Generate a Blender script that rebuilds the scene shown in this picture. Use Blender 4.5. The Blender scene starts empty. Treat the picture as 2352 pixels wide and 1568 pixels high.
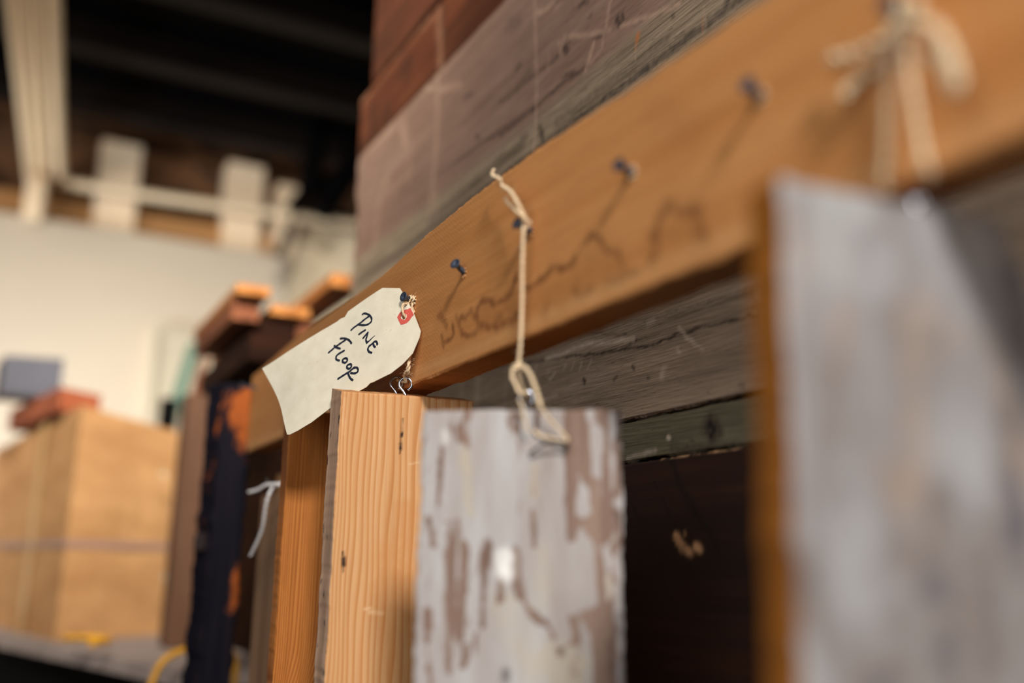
import bpy, math, random
import numpy as np
from mathutils import Vector, Matrix, noise as mnoise
random.seed(7)
scn = bpy.context.scene
C = scn.collection
PI = math.pi

# ---------------------------------------------------------------- camera
F, CX, CY, H = 2250.0, 1176.0, 784.0, 1.5          # focal length in pixels of a 2352x1568 frame; eye height
def _cr(u, v): return Vector(((u-CX)/F, -(v-CY)/F, -1.0))
_up = _cr(1350, -9000).normalized()
_v = CY + F*(_up.x*(-25-CX)/F - _up.z)/_up.y
_far = _cr(-25, _v).normalized()
AX = -_far; AZ = _up; AY = AZ.cross(AX)             # world axes seen from the camera: X towards the near end of the wall, Y into the wall
RM = Matrix((AX, AY, AZ))
def ray(u, v): return RM @ _cr(u, v)
def onX(u, v, X):
    r = ray(u, v); r = r*(X/r.x); return Vector((r.x, r.y, r.z+H))
def onY(u, v, Y):
    r = ray(u, v); r = r*(Y/r.y); return Vector((r.x, r.y, r.z+H))
def onZ(u, v, Z):
    r = ray(u, v); r = r*((Z-H)/r.z); return Vector((r.x, r.y, r.z+H))
def onD(u, v, d):
    r = ray(u, v)*d; return Vector((r.x, r.y, r.z+H))
cam = bpy.data.cameras.new('camera'); co = bpy.data.objects.new('camera', cam); C.objects.link(co)
co.matrix_world = Matrix.Translation((0, 0, H)) @ RM.to_4x4()
cam.sensor_width = 36; cam.lens = F/2352*36
cam.clip_start = .02; cam.clip_end = 60
cam.dof.use_dof = True; cam.dof.focus_distance = .79; cam.dof.aperture_fstop = 1.8; cam.dof.aperture_blades = 0
scn.camera = co

# ---------------------------------------------------------------- world, lights, exposure
w = bpy.data.worlds.new('world'); scn.world = w; w.use_nodes = True
w.node_tree.nodes['Background'].inputs[0].default_value = (.78, .84, 1, 1)
w.node_tree.nodes['Background'].inputs[1].default_value = .085
def area(name, loc, target, size, power, col, sy=None, spread=PI):
    l = bpy.data.lights.new(name, 'AREA'); l.size = size; l.energy = power; l.color = col; l.spread = spread
    if sy: l.shape = 'RECTANGLE'; l.size_y = sy
    o = bpy.data.objects.new(name, l); C.objects.link(o); o.location = loc
    o.rotation_euler = (Vector(target)-Vector(loc)).to_track_quat('-Z', 'Y').to_euler()
    return o
area('key_window', (1.95, -.45, 3.2), (-.6, .28, 1.7), .42, 98, (1, .94, .87), .42)
area('room_fill', (.6, -1.2, 1.95), (-.9, .28, 1.5), 1.1, 15, (1, .97, .94), .9)  # unseen soft fill, added to brighten the rail and boards
area('far_fill', (-2.1, -2.5, 1.6), (-4.5, .95, 2.2), 1.1, 10.5, (1, .87, .72), .9, math.radians(58))  # added warm fill, aimed at the far wall only
area('far_low_fill', (-3.3, -1.7, 1.0), (-4.45, .15, 1.95), .8, 5.5, (.80, .90, 1), .6, math.radians(80))  # added cool fill to whiten the lower far wall
area('box_fill', (.35, -.35, 3.2), (-3.3, .55, 1.75), .3, 18, (1, .93, .82), .3, math.radians(46))  # added spot fill that brightens the box front and far corner
area('far_low_fill', (-3.3, -1.7, 1.0), (-4.45, .15, 1.95), .8, 10, (.78, .89, 1), .6, math.radians(80))  # second added cool fill in the same position
scn.view_settings.view_transform = 'Standard'; scn.view_settings.look = 'None'
scn.view_settings.exposure = 0.0; scn.view_settings.gamma = 1.0
scn.view_settings.use_curve_mapping = False

# ---------------------------------------------------------------- materials
def srgb(r, g, b):
    f = lambda c: (c/255/12.92) if c/255 <= .04045 else ((c/255+.055)/1.055)**2.4
    return (f(r), f(g), f(b), 1)
class NT:
    def __init__(s, name):
        s.m = bpy.data.materials.new(name); s.m.use_nodes = True
        s.t = s.m.node_tree; s.b = s.t.nodes['Principled BSDF']; s.tc = s.n('ShaderNodeTexCoord')
    def n(s, ty, **kw):
        nd = s.t.nodes.new(ty)
        for k, v in kw.items(): setattr(nd, k, v)
        return nd
    def set(s, sock, v):
        if v is None: return
        if isinstance(v, bpy.types.NodeSocket): s.t.links.new(v, sock)
        else: sock.default_value = v
    def co(s, scale=(1, 1, 1), rot=(0, 0, 0)):
        mp = s.n('ShaderNodeMapping'); s.set(mp.inputs[0], s.tc.outputs['Object'])
        mp.inputs['Scale'].default_value = scale; mp.inputs['Rotation'].default_value = rot; return mp.outputs[0]
    def noise(s, vec, scale=1, detail=6, rough=.6, dist=0):
        nd = s.n('ShaderNodeTexNoise'); s.set(nd.inputs['Vector'], vec); nd.inputs['Scale'].default_value = scale
        nd.inputs['Detail'].default_value = detail; nd.inputs['Roughness'].default_value = rough
        nd.inputs['Distortion'].default_value = dist; return nd.outputs['Fac']
    def ramp(s, fac, stops):
        nd = s.n('ShaderNodeValToRGB'); s.set(nd.inputs[0], fac); e = nd.color_ramp.elements
        while len(e) < len(stops): e.new(.5)
        for x, (p, c) in zip(e, stops):
            x.position = p; x.color = c if len(c) == 4 else (*c, 1)
        return nd.outputs[0]
    def math(s, op, a, b=None, clamp=False):
        nd = s.n('ShaderNodeMath', operation=op, use_clamp=clamp); s.set(nd.inputs[0], a)
        if b is not None: s.set(nd.inputs[1], b)
        return nd.outputs[0]
    def mix(s, fac, a, b, mode='MIX'):
        nd = s.n('ShaderNodeMix', data_type='RGBA', blend_type=mode); s.set(nd.inputs[0], fac)
        s.set(nd.inputs[6], a); s.set(nd.inputs[7], b); return nd.outputs[2]
    def attr(s, name):
        nd = s.n('ShaderNodeAttribute'); nd.attribute_name = name; return nd.outputs['Fac']
    def sm(s, v, lo, hi):
        nd = s.n('ShaderNodeMapRange', interpolation_type='SMOOTHSTEP'); s.set(nd.inputs[0], v)
        nd.inputs[1].default_value = lo; nd.inputs[2].default_value = hi; return nd.outputs[0]
    def bump(s, h, strength=.3, dist=.001):
        nd = s.n('ShaderNodeBump'); s.set(nd.inputs['Height'], h); nd.inputs['Strength'].default_value = strength
        nd.inputs['Distance'].default_value = dist; s.set(s.b.inputs['Normal'], nd.outputs[0])
    def out(s, col, rough=.7, spec=.3, metal=0):
        s.set(s.b.inputs['Base Color'], col); s.set(s.b.inputs['Roughness'], rough)
        s.b.inputs['Specular IOR Level'].default_value = spec; s.b.inputs['Metallic'].default_value = metal; return s.m
def wood(name, cols, along='z', rough=.75, fine=.25, scale=1.0, bump=.35, extra=None, spec=.25, blotch=.2):
    """sawn timber: grain stretched along one axis, fine fibres, faint blotches"""
    t = NT(name)
    st = {'z': (55, 55, 2.5), 'x': (2.5, 55, 55), 'y': (55, 2.5, 55)}[along]
    st = tuple(a*scale for a in st)
    g = t.noise(t.co(st), 1, 5, .6, .3)
    n = len(cols)
    c = t.ramp(g, [(.28+.44*i/(n-1), srgb(*k)) for i, k in enumerate(cols)])
    f = t.noise(t.co(tuple(a*7 for a in st)), 1, 3, .7)
    c = t.mix(fine, c, t.ramp(f, [(.3, (.25, .25, .25)), (.62, (1, 1, 1))]), 'MULTIPLY')
    b = t.noise(t.co((9*scale, 9*scale, 9*scale)), 1, 3)
    c = t.mix(blotch, c, t.ramp(b, [(.35, (.55, .5, .46)), (.62, (1.0, 1.0, 1.0))]), 'MULTIPLY')
    h = t.math('ADD', f, t.math('MULTIPLY', g, .6))
    if extra: c = extra(t, c)
    t.bump(h, bump, .0012)
    return t.out(c, rough, spec)
def plain(name, col, rough=.6, spec=.3, metal=0, var=.12, sc=30, bump=0):
    t = NT(name); n = t.noise(t.co((sc, sc, sc)), 1, 4)
    c = t.mix(var, srgb(*col), t.ramp(n, [(.3, (.3, .3, .3)), (.65, (1, 1, 1))]), 'MULTIPLY')
    if bump: t.bump(n, bump, .002)
    return t.out(c, rough, spec, metal)

def ex_rail(t, c):
    # saw marks, water stain rings and pale worn lower arris
    sw = t.n('ShaderNodeTexWave'); t.set(sw.inputs['Vector'], t.co((1, 1, 1), (0, .95, 0)))
    sw.inputs['Scale'].default_value = 110; sw.inputs['Distortion'].default_value = 5; sw.inputs['Detail'].default_value = 3
    sw.inputs['Detail Scale'].default_value = 1.5
    c = t.mix(.16, c, t.ramp(sw.outputs['Fac'], [(.1, (.45, .35, .28)), (.55, (1, 1, 1))]), 'MULTIPLY')
    c = t.mix(t.attr('stain'), c, srgb(96, 52, 26))
    c = t.mix(t.math('MULTIPLY', t.attr('tint'), .3), c, srgb(128, 78, 42))
    return t.mix(t.attr('pale'), c, srgb(214, 164, 112))
M = {}
M['rail'] = wood('rail_pine', [(192, 128, 70), (205, 141, 82), (214, 153, 94)], 'x', fine=.16, blotch=.14, extra=ex_rail, scale=.8)
def ex_beam(t, c):
    z = t.n('ShaderNodeSeparateXYZ'); t.set(z.inputs[0], t.tc.outputs['Object'])
    wob = t.noise(t.co((6, 6, 20)), 1, 4)
    edge = t.math('ADD', z.outputs[2], t.math('MULTIPLY', t.math('SUBTRACT', wob, .5), .03))
    low = t.sm(edge, -.185, -.165)                  # lower strip is greyer and greener, above the crack browner
    g = t.math('ADD', t.math('MULTIPLY', t.noise(t.co((5, 150, 150)), 1, 5), .5), t.math('MULTIPLY', t.noise(t.co((22, 620, 620)), 1, 4, .7), .5))
    strip = t.ramp(g, [(.36, srgb(96, 82, 66)), (.5, srgb(146, 128, 106)), (.64, srgb(176, 158, 134))])
    c = t.mix(t.math('SUBTRACT', 1, low), c, strip)
    pit = t.sm(t.noise(t.co((70, 420, 420)), 1, 3, .6), .62, .70)
    c = t.mix(t.math('MULTIPLY', pit, .55), c, srgb(58, 44, 38))
    c = t.mix(t.attr('stain'), c, srgb(48, 40, 40))  # stains, cracks and the painted shade line at the rail
    c = t.mix(t.math('MULTIPLY', t.attr('pale'), .85), c, srgb(200, 166, 142))
    return t.mix(t.attr('rust'), c, srgb(200, 112, 40))
M['beam'] = wood('weathered_beam', [(134, 105, 90), (151, 121, 105), (165, 136, 118)], 'x', fine=.42, bump=.7, blotch=.25, extra=ex_beam, scale=1.2)
def ex_low(t, c):
    pit = t.sm(t.noise(t.co((90, 420, 420)), 1, 3, .6), .62, .70)
    c = t.mix(t.math('MULTIPLY', pit, .5), c, srgb(50, 42, 36))
    c = t.mix(t.attr('stain'), c, srgb(26, 20, 18))
    return t.mix(t.attr('pale'), c, srgb(196, 180, 166))
M['lowbeam'] = wood('grey_beam', [(120, 106, 92), (150, 133, 116), (172, 155, 138)], 'x', fine=.5, bump=.7, blotch=.3, extra=ex_low, scale=1.3)
M['lowbeam_green'] = wood('green_grey_beam', [(80, 78, 62), (98, 94, 76), (116, 110, 90)], 'x', fine=.5, bump=.7, blotch=.3, extra=ex_low, scale=1.3)
M['redplank'] = wood('red_brown_plank', [(60, 32, 18), (104, 56, 32), (142, 82, 48)], 'x', fine=.45, blotch=.6, scale=.5,
                     extra=lambda t, c: t.mix(t.attr('pale'), t.mix(t.attr('stain'), c, srgb(46, 28, 20)), srgb(170, 128, 100)))
M['dark'] = wood('dark_door', [(20, 9, 6), (36, 17, 10), (54, 28, 16)], 'x', fine=.3, blotch=.4, scale=.6,
                 extra=lambda t, c: t.mix(t.attr('pale'), t.mix(t.attr('stain'), c, srgb(8, 6, 6)), srgb(206, 160, 118)))
def ex_pine(t, c):
    ph = t.attr('phase')
    fr = t.math('FRACT', ph)
    c = t.mix(1, c, t.ramp(fr, [(0, (1, .97, .93)), (.45, (.97, .9, .8)), (.86, (.80, .60, .40)), (.97, (.84, .66, .46)), (1, (1, .97, .93))]), 'MULTIPLY')
    c = t.mix(t.math('MULTIPLY', t.attr('stain'), 1.5, True), c, srgb(36, 18, 12))
    c = t.mix(t.math('MULTIPLY', t.attr('pale'), .5), c, srgb(246, 214, 170))
    return t.mix(t.math('MULTIPLY', t.attr('heart'), .55), c, srgb(196, 126, 66))
M['pine'] = wood('fresh_pine', [(206, 156, 106), (216, 168, 120), (224, 180, 134)], 'z', fine=.1, blotch=.08, extra=ex_pine, scale=.9, rough=.6)
M['pine_end'] = wood('pine_end_grain', [(190, 132, 84), (212, 156, 104), (224, 172, 120)], 'y', fine=.2, blotch=.2)
M['pine_edge'] = wood('painted_pine_edge', [(158, 126, 104), (202, 164, 136), (226, 194, 166)], 'z', fine=.4, blotch=.3, scale=1.2,
                      extra=lambda t, c: t.mix(t.sm(t.noise(t.co((160, 160, 60)), 1, 4), .60, .66), c, srgb(40, 36, 48)))
def ex_orange(t, c):
    fr = t.math('FRACT', t.attr('phase'))
    return t.mix(1, c, t.ramp(fr, [(0, (1, 1, 1)), (.5, (.9, .8, .66)), (.9, (.52, .34, .2)), (1, (1, 1, 1))]), 'MULTIPLY')
M['orange'] = wood('amber_pine', [(182, 112, 50), (198, 128, 62), (210, 142, 74)], 'z', fine=.25, blotch=.2, extra=ex_orange)
def ex_white(t, c):
    # chipped white paint over brown wood
    n = t.noise(t.co((60, 60, 9)), 1, 9, .72, .8)
    n2 = t.noise(t.co((170, 170, 26)), 1, 6, .7)
    pv = t.math('ADD', t.math('ADD', t.math('MULTIPLY', n, .85), t.math('MULTIPLY', n2, .3)), t.math('MULTIPLY', t.attr('bare'), .3))
    tone = t.ramp(t.noise(t.co((30, 30, 5)), 1, 4), [(.32, srgb(150, 138, 132)), (.5, srgb(168, 162, 160)), (.68, srgb(184, 184, 184))])
    tone = t.mix(t.attr('cream'), tone, srgb(180, 168, 146))
    c = t.mix(t.sm(pv, .63, .70), tone, c)
    c = t.mix(t.attr('stain'), c, srgb(48, 34, 34))
    return t.mix(t.attr('pale'), c, srgb(246, 246, 242))
M['white_paint'] = wood('chipped_white_board', [(108, 86, 76), (132, 108, 96), (150, 126, 112)], 'z', fine=.3, blotch=.2, extra=ex_white)
M['brown_edge'] = wood('bare_brown_edge', [(92, 58, 42), (120, 78, 56), (146, 98, 70)], 'z', fine=.3)
def ex_big(t, c):
    n = t.noise(t.co((34, 34, 13)), 1, 6, .6, .4)
    pv = t.math('ADD', t.math('SUBTRACT', n, .5), t.attr('bare'))
    tone = t.ramp(pv, [(.0, srgb(160, 161, 162)), (.28, srgb(144, 141, 143)), (.5, srgb(124, 116, 112)), (.78, srgb(88, 87, 97)), (1, srgb(76, 70, 68))])
    o = t.noise(t.co((17, 17, 9)), 1, 3)
    tone = t.mix(t.math('MULTIPLY', t.sm(o, .5, .66), .5), tone, srgb(172, 148, 128))
    return t.mix(.93, c, tone)
M['big_paint'] = wood('grey_washed_board', [(120, 110, 104), (150, 140, 134), (170, 162, 158)], 'z', fine=.2, extra=ex_big)
M['tan_edge'] = wood('tan_edge', [(132, 78, 18), (150, 90, 24), (166, 104, 34)], 'z', fine=.1, blotch=.1)
M['rough'] = wood('rough_grey_brown', [(92, 66, 46), (160, 120, 88), (204, 160, 122)], 'z', fine=.5, blotch=.5, scale=.8, bump=.8)
def ex_post(t, c):
    n = t.noise(t.co((26, 26, 10)), 1, 6, .65)
    z = t.n('ShaderNodeSeparateXYZ'); t.set(z.inputs[0], t.tc.outputs['Object'])
    return t.mix(t.sm(t.math('ADD', n, t.attr('bare')), .62, .74), c, srgb(150, 78, 34))
M['post'] = wood('dark_painted_post', [(12, 11, 16), (20, 19, 29), (36, 29, 34)], 'z', fine=.3, extra=ex_post, spec=.08)
M['bevel'] = wood('dark_brown_chamfer', [(40, 22, 16), (62, 36, 24), (84, 52, 36)], 'z', fine=.3)
M['lightpost'] = wood('mid_brown_post', [(66, 42, 28), (82, 54, 36), (98, 68, 48)], 'z', fine=.3)
M['lumber'] = wood('orange_lumber', [(124, 72, 28), (164, 102, 46), (190, 130, 70)], 'x', fine=.2, scale=.5)
M['lumber_red'] = wood('reddish_lumber', [(80, 42, 24), (112, 62, 36), (138, 84, 52)], 'x', fine=.2, scale=.5)
M['lumber_dark'] = wood('dark_lumber', [(20, 9, 5), (36, 17, 9), (52, 27, 16)], 'y', fine=.2, scale=.5, spec=.06)
M['twine'] = plain('jute_twine', (240, 216, 180), .95, .1, var=.3, sc=900)
M['cord'] = plain('white_cord', (244, 240, 238), .9, .1, var=.15, sc=900)
M['steel'] = plain('zinc_steel', (176, 184, 198), .2, .6, 1, .1, 200)
M['bright_steel'] = plain('bright_zinc', (235, 240, 248), .07, .6, 1, .05, 200)
M['screw'] = plain('black_phosphate', (84, 94, 112), .5, .6, .75, .3, 600)
M['nail'] = plain('rusty_dark_nail', (40, 30, 30), .6, .3, .4, .3, 500)
def paper():
    t = NT('manila_paper'); n = t.noise(t.co((60, 60, 60)), 1, 6)
    c = t.ramp(n, [(.3, srgb(216, 208, 186)), (.7, srgb(230, 223, 202))])
    sp = t.sm(t.noise(t.co((330, 330, 330)), 1, 2), .70, .74)
    c = t.mix(t.math('MULTIPLY', sp, .5), c, srgb(176, 140, 96))
    t.bump(t.noise(t.co((500, 500, 500)), 1, 3), .08, .0004)
    return t.out(c, .75, .2)
M['paper'] = paper()
M['patch'] = plain('red_reinforcement', (208, 92, 82), .7, .2, var=.08, sc=300)
M['ink'] = plain('marker_ink', (38, 42, 56), .5, .3, var=.15, sc=300)
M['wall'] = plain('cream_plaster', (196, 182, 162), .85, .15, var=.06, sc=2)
M['wall_lit'] = plain('lit_cream_plaster', (244, 226, 194), .85, .15, var=.04, sc=2)  # copy of the cream plaster, brightened to stand for light on the corner
M['wall_shaded'] = plain('shaded_tan_plaster', (186, 140, 92), .85, .15, var=.1, sc=3)  # tan-brown tone puts the recess shadow into the plaster colour
M['trim'] = plain('cream_paint', (244, 220, 188), .6, .25, var=.06, sc=5)
M['pipe'] = plain('cream_pipe_paint', (250, 226, 190), .5, .3, var=.06, sc=5)
def brick():
    t = NT('dark_brick'); b = t.n('ShaderNodeTexBrick')
    mp = t.co((1, 1, 1), (0, 0, PI/2)); sp = t.n('ShaderNodeSeparateXYZ'); t.set(sp.inputs[0], t.tc.outputs['Object'])
    cb = t.n('ShaderNodeCombineXYZ'); t.set(cb.inputs[0], sp.outputs[1]); t.set(cb.inputs[1], sp.outputs[2])
    t.set(b.inputs['Vector'], cb.outputs[0]); b.inputs['Scale'].default_value = 4.5
    b.inputs['Color1'].default_value = srgb(120, 84, 56); b.inputs['Color2'].default_value = srgb(52, 38, 30); b.inputs['Mortar'].default_value = srgb(96, 70, 50)
    return t.out(b.outputs[0], .9, .1)
M['brick'] = brick()
M['ceiling'] = plain('black_ceiling', (7, 5, 5), .95, .05, var=.3, sc=4)
M['joist'] = wood('dark_joist', [(14, 9, 6), (24, 15, 10), (34, 22, 14)], 'y', fine=.2, scale=.3)
M['floor'] = wood('dark_floor', [(26, 18, 14), (38, 26, 20), (52, 36, 28)], 'x', fine=.2, scale=.2)
M['black'] = plain('black_metal', (5, 4, 4), .8, .05, 0)
def cardboard():
    t = NT('corrugated_cardboard'); n = t.noise(t.co((5, 5, 12)), 1, 5)
    c = t.ramp(n, [(.3, srgb(150, 108, 68)), (.7, srgb(180, 137, 92))])
    z = t.n('ShaderNodeSeparateXYZ'); t.set(z.inputs[0], t.tc.outputs['Object'])
    t.bump(t.noise(t.co((30, 30, 8)), 1, 4), .3, .01)
    return t.out(c, .8, .2)
M['card'] = cardboard()
M['tape'] = plain('brown_tape', (176, 132, 64), .35, .5, var=.1, sc=20)
M['strap'] = plain('grey_strap', (146, 116, 104), .5, .3, var=.1, sc=20)
M['greybox'] = plain('blue_grey_box', (70, 70, 80), .6, .3, var=.35, sc=9)
M['red'] = plain('faded_red_card', (150, 82, 54), .7, .2, var=.25, sc=12)
M['green'] = plain('green_painted_wood', (72, 104, 88), .6, .3, var=.2, sc=20)
M['yellow'] = plain('yellow_cable', (206, 146, 34), .5, .4, var=.1, sc=20)
M['shelf'] = wood('grey_brown_shelf', [(116, 104, 98), (146, 132, 126), (168, 154, 148)], 'y', fine=.2, scale=.4)
M['panel'] = plain('off_white_panel', (188, 178, 156), .7, .2, var=.06, sc=5)

# ---------------------------------------------------------------- helpers
def tag(o, label=None, cat=None, group=None, kind=None):
    for k, v in (('label', label), ('category', cat), ('group', group), ('kind', kind)):
        if v: o[k] = v
    return o
def link(name, me, mats, parent=None, mw=None):
    o = bpy.data.objects.new(name, me); C.objects.link(o)
    for m in (mats if isinstance(mats, (list, tuple)) else [mats]): me.materials.append(m)
    if mw is not None: o.matrix_world = mw
    if parent is not None:
        o.parent = parent; o.matrix_parent_inverse = parent_mw(parent).inverted()
    return o
_mw = {}
def parent_mw(p): return _mw.get(p.name, p.matrix_basis.copy())
def setmw(o, mw): o.matrix_world = mw; _mw[o.name] = mw.copy()
def frame(P, e, up=(0, 0, 1)):
    ex = Vector(e).normalized(); ez = Vector(up).normalized(); ey = ez.cross(ex).normalized(); ez = ex.cross(ey)
    return Matrix(((ex.x, ey.x, ez.x, P[0]), (ex.y, ey.y, ez.y, P[1]), (ex.z, ey.z, ez.z, P[2]), (0, 0, 0, 1)))
def vn(t, f, seed):
    """smooth 1D value noise, -1..1"""
    tab = np.random.RandomState(seed).uniform(-1, 1, 512); a = np.asarray(t)*f; i = np.floor(a).astype(int); k = a-i; k = k*k*(3-2*k)
    return tab[i % 512]*(1-k)+tab[(i+1) % 512]*k
def vn2(x, z, f, seed):
    tab = np.random.RandomState(seed).uniform(-1, 1, (64, 64)); a = x*f; b = z*f; i = np.floor(a).astype(int); j = np.floor(b).astype(int)
    u = a-i; v = b-j; u = u*u*(3-2*u); v = v*v*(3-2*v); T = lambda p, q: tab[p % 64, q % 64]
    return (T(i, j)*(1-u)+T(i+1, j)*u)*(1-v)+(T(i, j+1)*(1-u)+T(i+1, j+1)*u)*v
def wob(x, z, k=1.0):
    return .6*vn2(x, z, 130*k, 5)+.4*vn2(x, z, 420*k, 6)
def strokes(x, z, sts, jit=.0015):
    """strength 0..1 of soft-edged strokes [(points, half width, value)] at the surface points x, z"""
    xx = x + jit*wob(x, z); zz = z + jit*wob(z, x, 1.2)
    out = np.zeros_like(x)
    for pts, hw, val in sts:
        for (x0, z0), (x1, z1) in zip(pts[:-1], pts[1:]):
            dx, dz = x1-x0, z1-z0; L = dx*dx+dz*dz+1e-12
            tt = np.clip(((xx-x0)*dx+(zz-z0)*dz)/L, 0, 1)
            d = np.hypot(xx-x0-tt*dx, zz-z0-tt*dz)
            out = np.maximum(out, val*np.clip(1.35-d/hw*.85, 0, 1))
    return out*(.72+.28*vn2(x, z, 260, 9))
def board(name, P, e, W, T, Ht, step, mats, attrs=None, parent=None, shape=None, edge=.0012, jag=.0006, up=(0, 0, 1)):
    """timber with a densely meshed face: local x across the face, y into the wood, z up; origin at the top left front corner.
    mats: face, left/right sides, top/bottom, back"""
    nx = max(2, int(W/step)); nz = max(2, int(Ht/step))
    gx, gz = np.meshgrid(np.linspace(0, W, nx+1), np.linspace(-Ht, 0, nz+1))
    x = gx.ravel(); z = gz.ravel(); y = np.zeros_like(x)
    bd = (x < 1e-7) | (x > W-1e-7) | (z > -1e-7) | (z < -Ht+1e-7)
    sd = len(name)*3+int(W*1000)
    yf = np.where(bd, edge*(1+.5*vn(x+z, 350, sd)), 0)
    jx = jag*(vn(z, 60, sd+1)+.6*vn(z, 240, sd+2)); jz = jag*(vn(x, 50, sd+3)+.6*vn(x, 230, sd+4))
    fx = x + np.where(x < 1e-7, jx, 0)+np.where(x > W-1e-7, jx, 0); fz = z + np.where(z > -1e-7, jz, 0)+np.where(z < -Ht+1e-7, jz, 0)
    fr = np.stack([fx, yf, fz], 1); bk = np.stack([fx, np.full_like(x, T), fz], 1)
    if shape is not None: shape(fr, bk, W, Ht)
    # back only needs its rim
    idx = lambda i, j: j*(nx+1)+i
    faces = []; mi = []
    jj, ii = np.meshgrid(np.arange(nz), np.arange(nx), indexing='ij'); ii = ii.ravel(); jj = jj.ravel()
    q = np.stack([jj*(nx+1)+ii, jj*(nx+1)+ii+1, (jj+1)*(nx+1)+ii+1, (jj+1)*(nx+1)+ii], 1)
    faces = q.tolist(); mi = [0]*len(faces)
    rim = [idx(i, 0) for i in range(nx+1)]+[idx(nx, j) for j in range(1, nz+1)]+[idx(i, nz) for i in range(nx-1, -1, -1)]+[idx(0, j) for j in range(nz-1, 0, -1)]
    side = [2]*nx+[1]*nz+[2]*nx+[3]*nz
    nf = len(fr); verts = np.concatenate([fr, bk[rim]])
    nr = len(rim)
    for k in range(nr):
        k2 = (k+1) % nr
        faces.append([rim[k2], rim[k], nf+k, nf+k2]); mi.append(side[k])
    faces.append([nf+k for k in range(nr)][::-1]); mi.append(4)
    me = bpy.data.meshes.new(name); me.from_pydata(verts.tolist(), [], faces); me.update()
    if not isinstance(mats, (list, tuple)): mats = [mats]*5
    me.polygons.foreach_set('material_index', mi)
    for k, fn in (attrs or {}).items():
        a = me.attributes.new(k, 'FLOAT', 'POINT')
        v = fn(x, z); full = np.concatenate([v, v[rim]]).astype(np.float32); a.data.foreach_set('value', full)
    mw = frame(P, e, up)
    o = link(name, me, mats); setmw(o, mw)
    if parent is not None:
        o.parent = parent; o.matrix_parent_inverse = parent_mw(parent).inverted()
    return o
def box_bm(verts, faces, p0, p1, bev=.0):
    (x0, y0, z0), (x1, y1, z1) = p0, p1; n = len(verts)
    verts += [(x0, y0, z0), (x1, y0, z0), (x1, y1, z0), (x0, y1, z0), (x0, y0, z1), (x1, y0, z1), (x1, y1, z1), (x0, y1, z1)]
    faces += [[n+i for i in f] for f in ((3, 2, 1, 0), (4, 5, 6, 7), (0, 1, 5, 4), (1, 2, 6, 5), (2, 3, 7, 6), (3, 0, 4, 7))]
def box(name, p0, p1, mat, parent=None, bevel=.003, mw=None, at=None):
    """bevelled box; its origin sits at the middle of its base"""
    p0 = Vector(p0); p1 = Vector(p1); c = Vector(((p0.x+p1.x)/2, (p0.y+p1.y)/2, min(p0.z, p1.z)))
    v = []; f = []; box_bm(v, f, tuple(p0-c), tuple(p1-c))
    me = bpy.data.meshes.new(name); me.from_pydata(v, [], f); me.update()
    M4 = Matrix.Translation(c) if mw is None else mw @ Matrix.Translation(c)
    o = link(name, me, mat); setmw(o, M4)
    if parent is not None: o.parent = parent; o.matrix_parent_inverse = parent_mw(parent).inverted()
    if bevel:
        b = o.modifiers.new('bevel', 'BEVEL'); b.width = bevel; b.segments = 2
    return o
def crom(pts, n=10):
    pts = [Vector(p) for p in pts]; P = [pts[0]*2-pts[1]]+pts+[pts[-1]*2-pts[-2]]; out = []
    for i in range(1, len(P)-2):
        for k in range(n):
            t = k/n; a, b, c, d = P[i-1:i+3]
            out.append(.5*((2*b)+(-a+c)*t+(2*a-5*b+4*c-d)*t*t+(-a+3*b-3*c+d)*t**3))
    out.append(P[-2]); return out
def tube_data(pts, r, sides=8, verts=None, faces=None, rfn=None):
    verts = [] if verts is None else verts; faces = [] if faces is None else faces
    N = len(pts); ref = Vector((.3, .2, .93)); base = len(verts); nrm = None
    for i, p in enumerate(pts):
        t = (pts[min(i+1, N-1)]-pts[max(i-1, 0)])
        t = t.normalized() if t.length > 1e-9 else Vector((0, 0, 1))
        if nrm is None: nrm = t.orthogonal().normalized()
        else:
            nrm = (nrm-t*nrm.dot(t)); nrm = nrm.normalized() if nrm.length > 1e-6 else t.orthogonal().normalized()
        b = t.cross(nrm); rr = r if rfn is None else r*rfn(i/(N-1))
        for k in range(sides):
            a = 2*PI*k/sides; verts.append(tuple(p+(nrm*math.cos(a)+b*math.sin(a))*rr))
    for i in range(N-1):
        for k in range(sides):
            k2 = (k+1) % sides; q = base+i*sides
            faces.append([q+k, q+k2, q+sides+k2, q+sides+k])
    faces.append([base+k for k in range(sides)][::-1]); faces.append([base+(N-1)*sides+k for k in range(sides)])
    return verts, faces
def mesh_obj(name, v, f, mat, parent=None, origin=None, smooth=True):
    o0 = Vector(origin) if origin is not None else Vector(v[0])
    me = bpy.data.meshes.new(name); me.from_pydata([tuple(Vector(p)-o0) for p in v], [], f); me.update()
    if smooth: me.polygons.foreach_set('use_smooth', [True]*len(me.polygons))
    o = link(name, me, mat); setmw(o, Matrix.Translation(o0))
    if parent is not None: o.parent = parent; o.matrix_parent_inverse = parent_mw(parent).inverted()
    return o
def tube(name, pts, r, mat, parent=None, n=10, sides=10, rfn=None):
    v, f = tube_data(crom(pts, n), r, sides, rfn=rfn); return mesh_obj(name, v, f, mat, parent)
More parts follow.
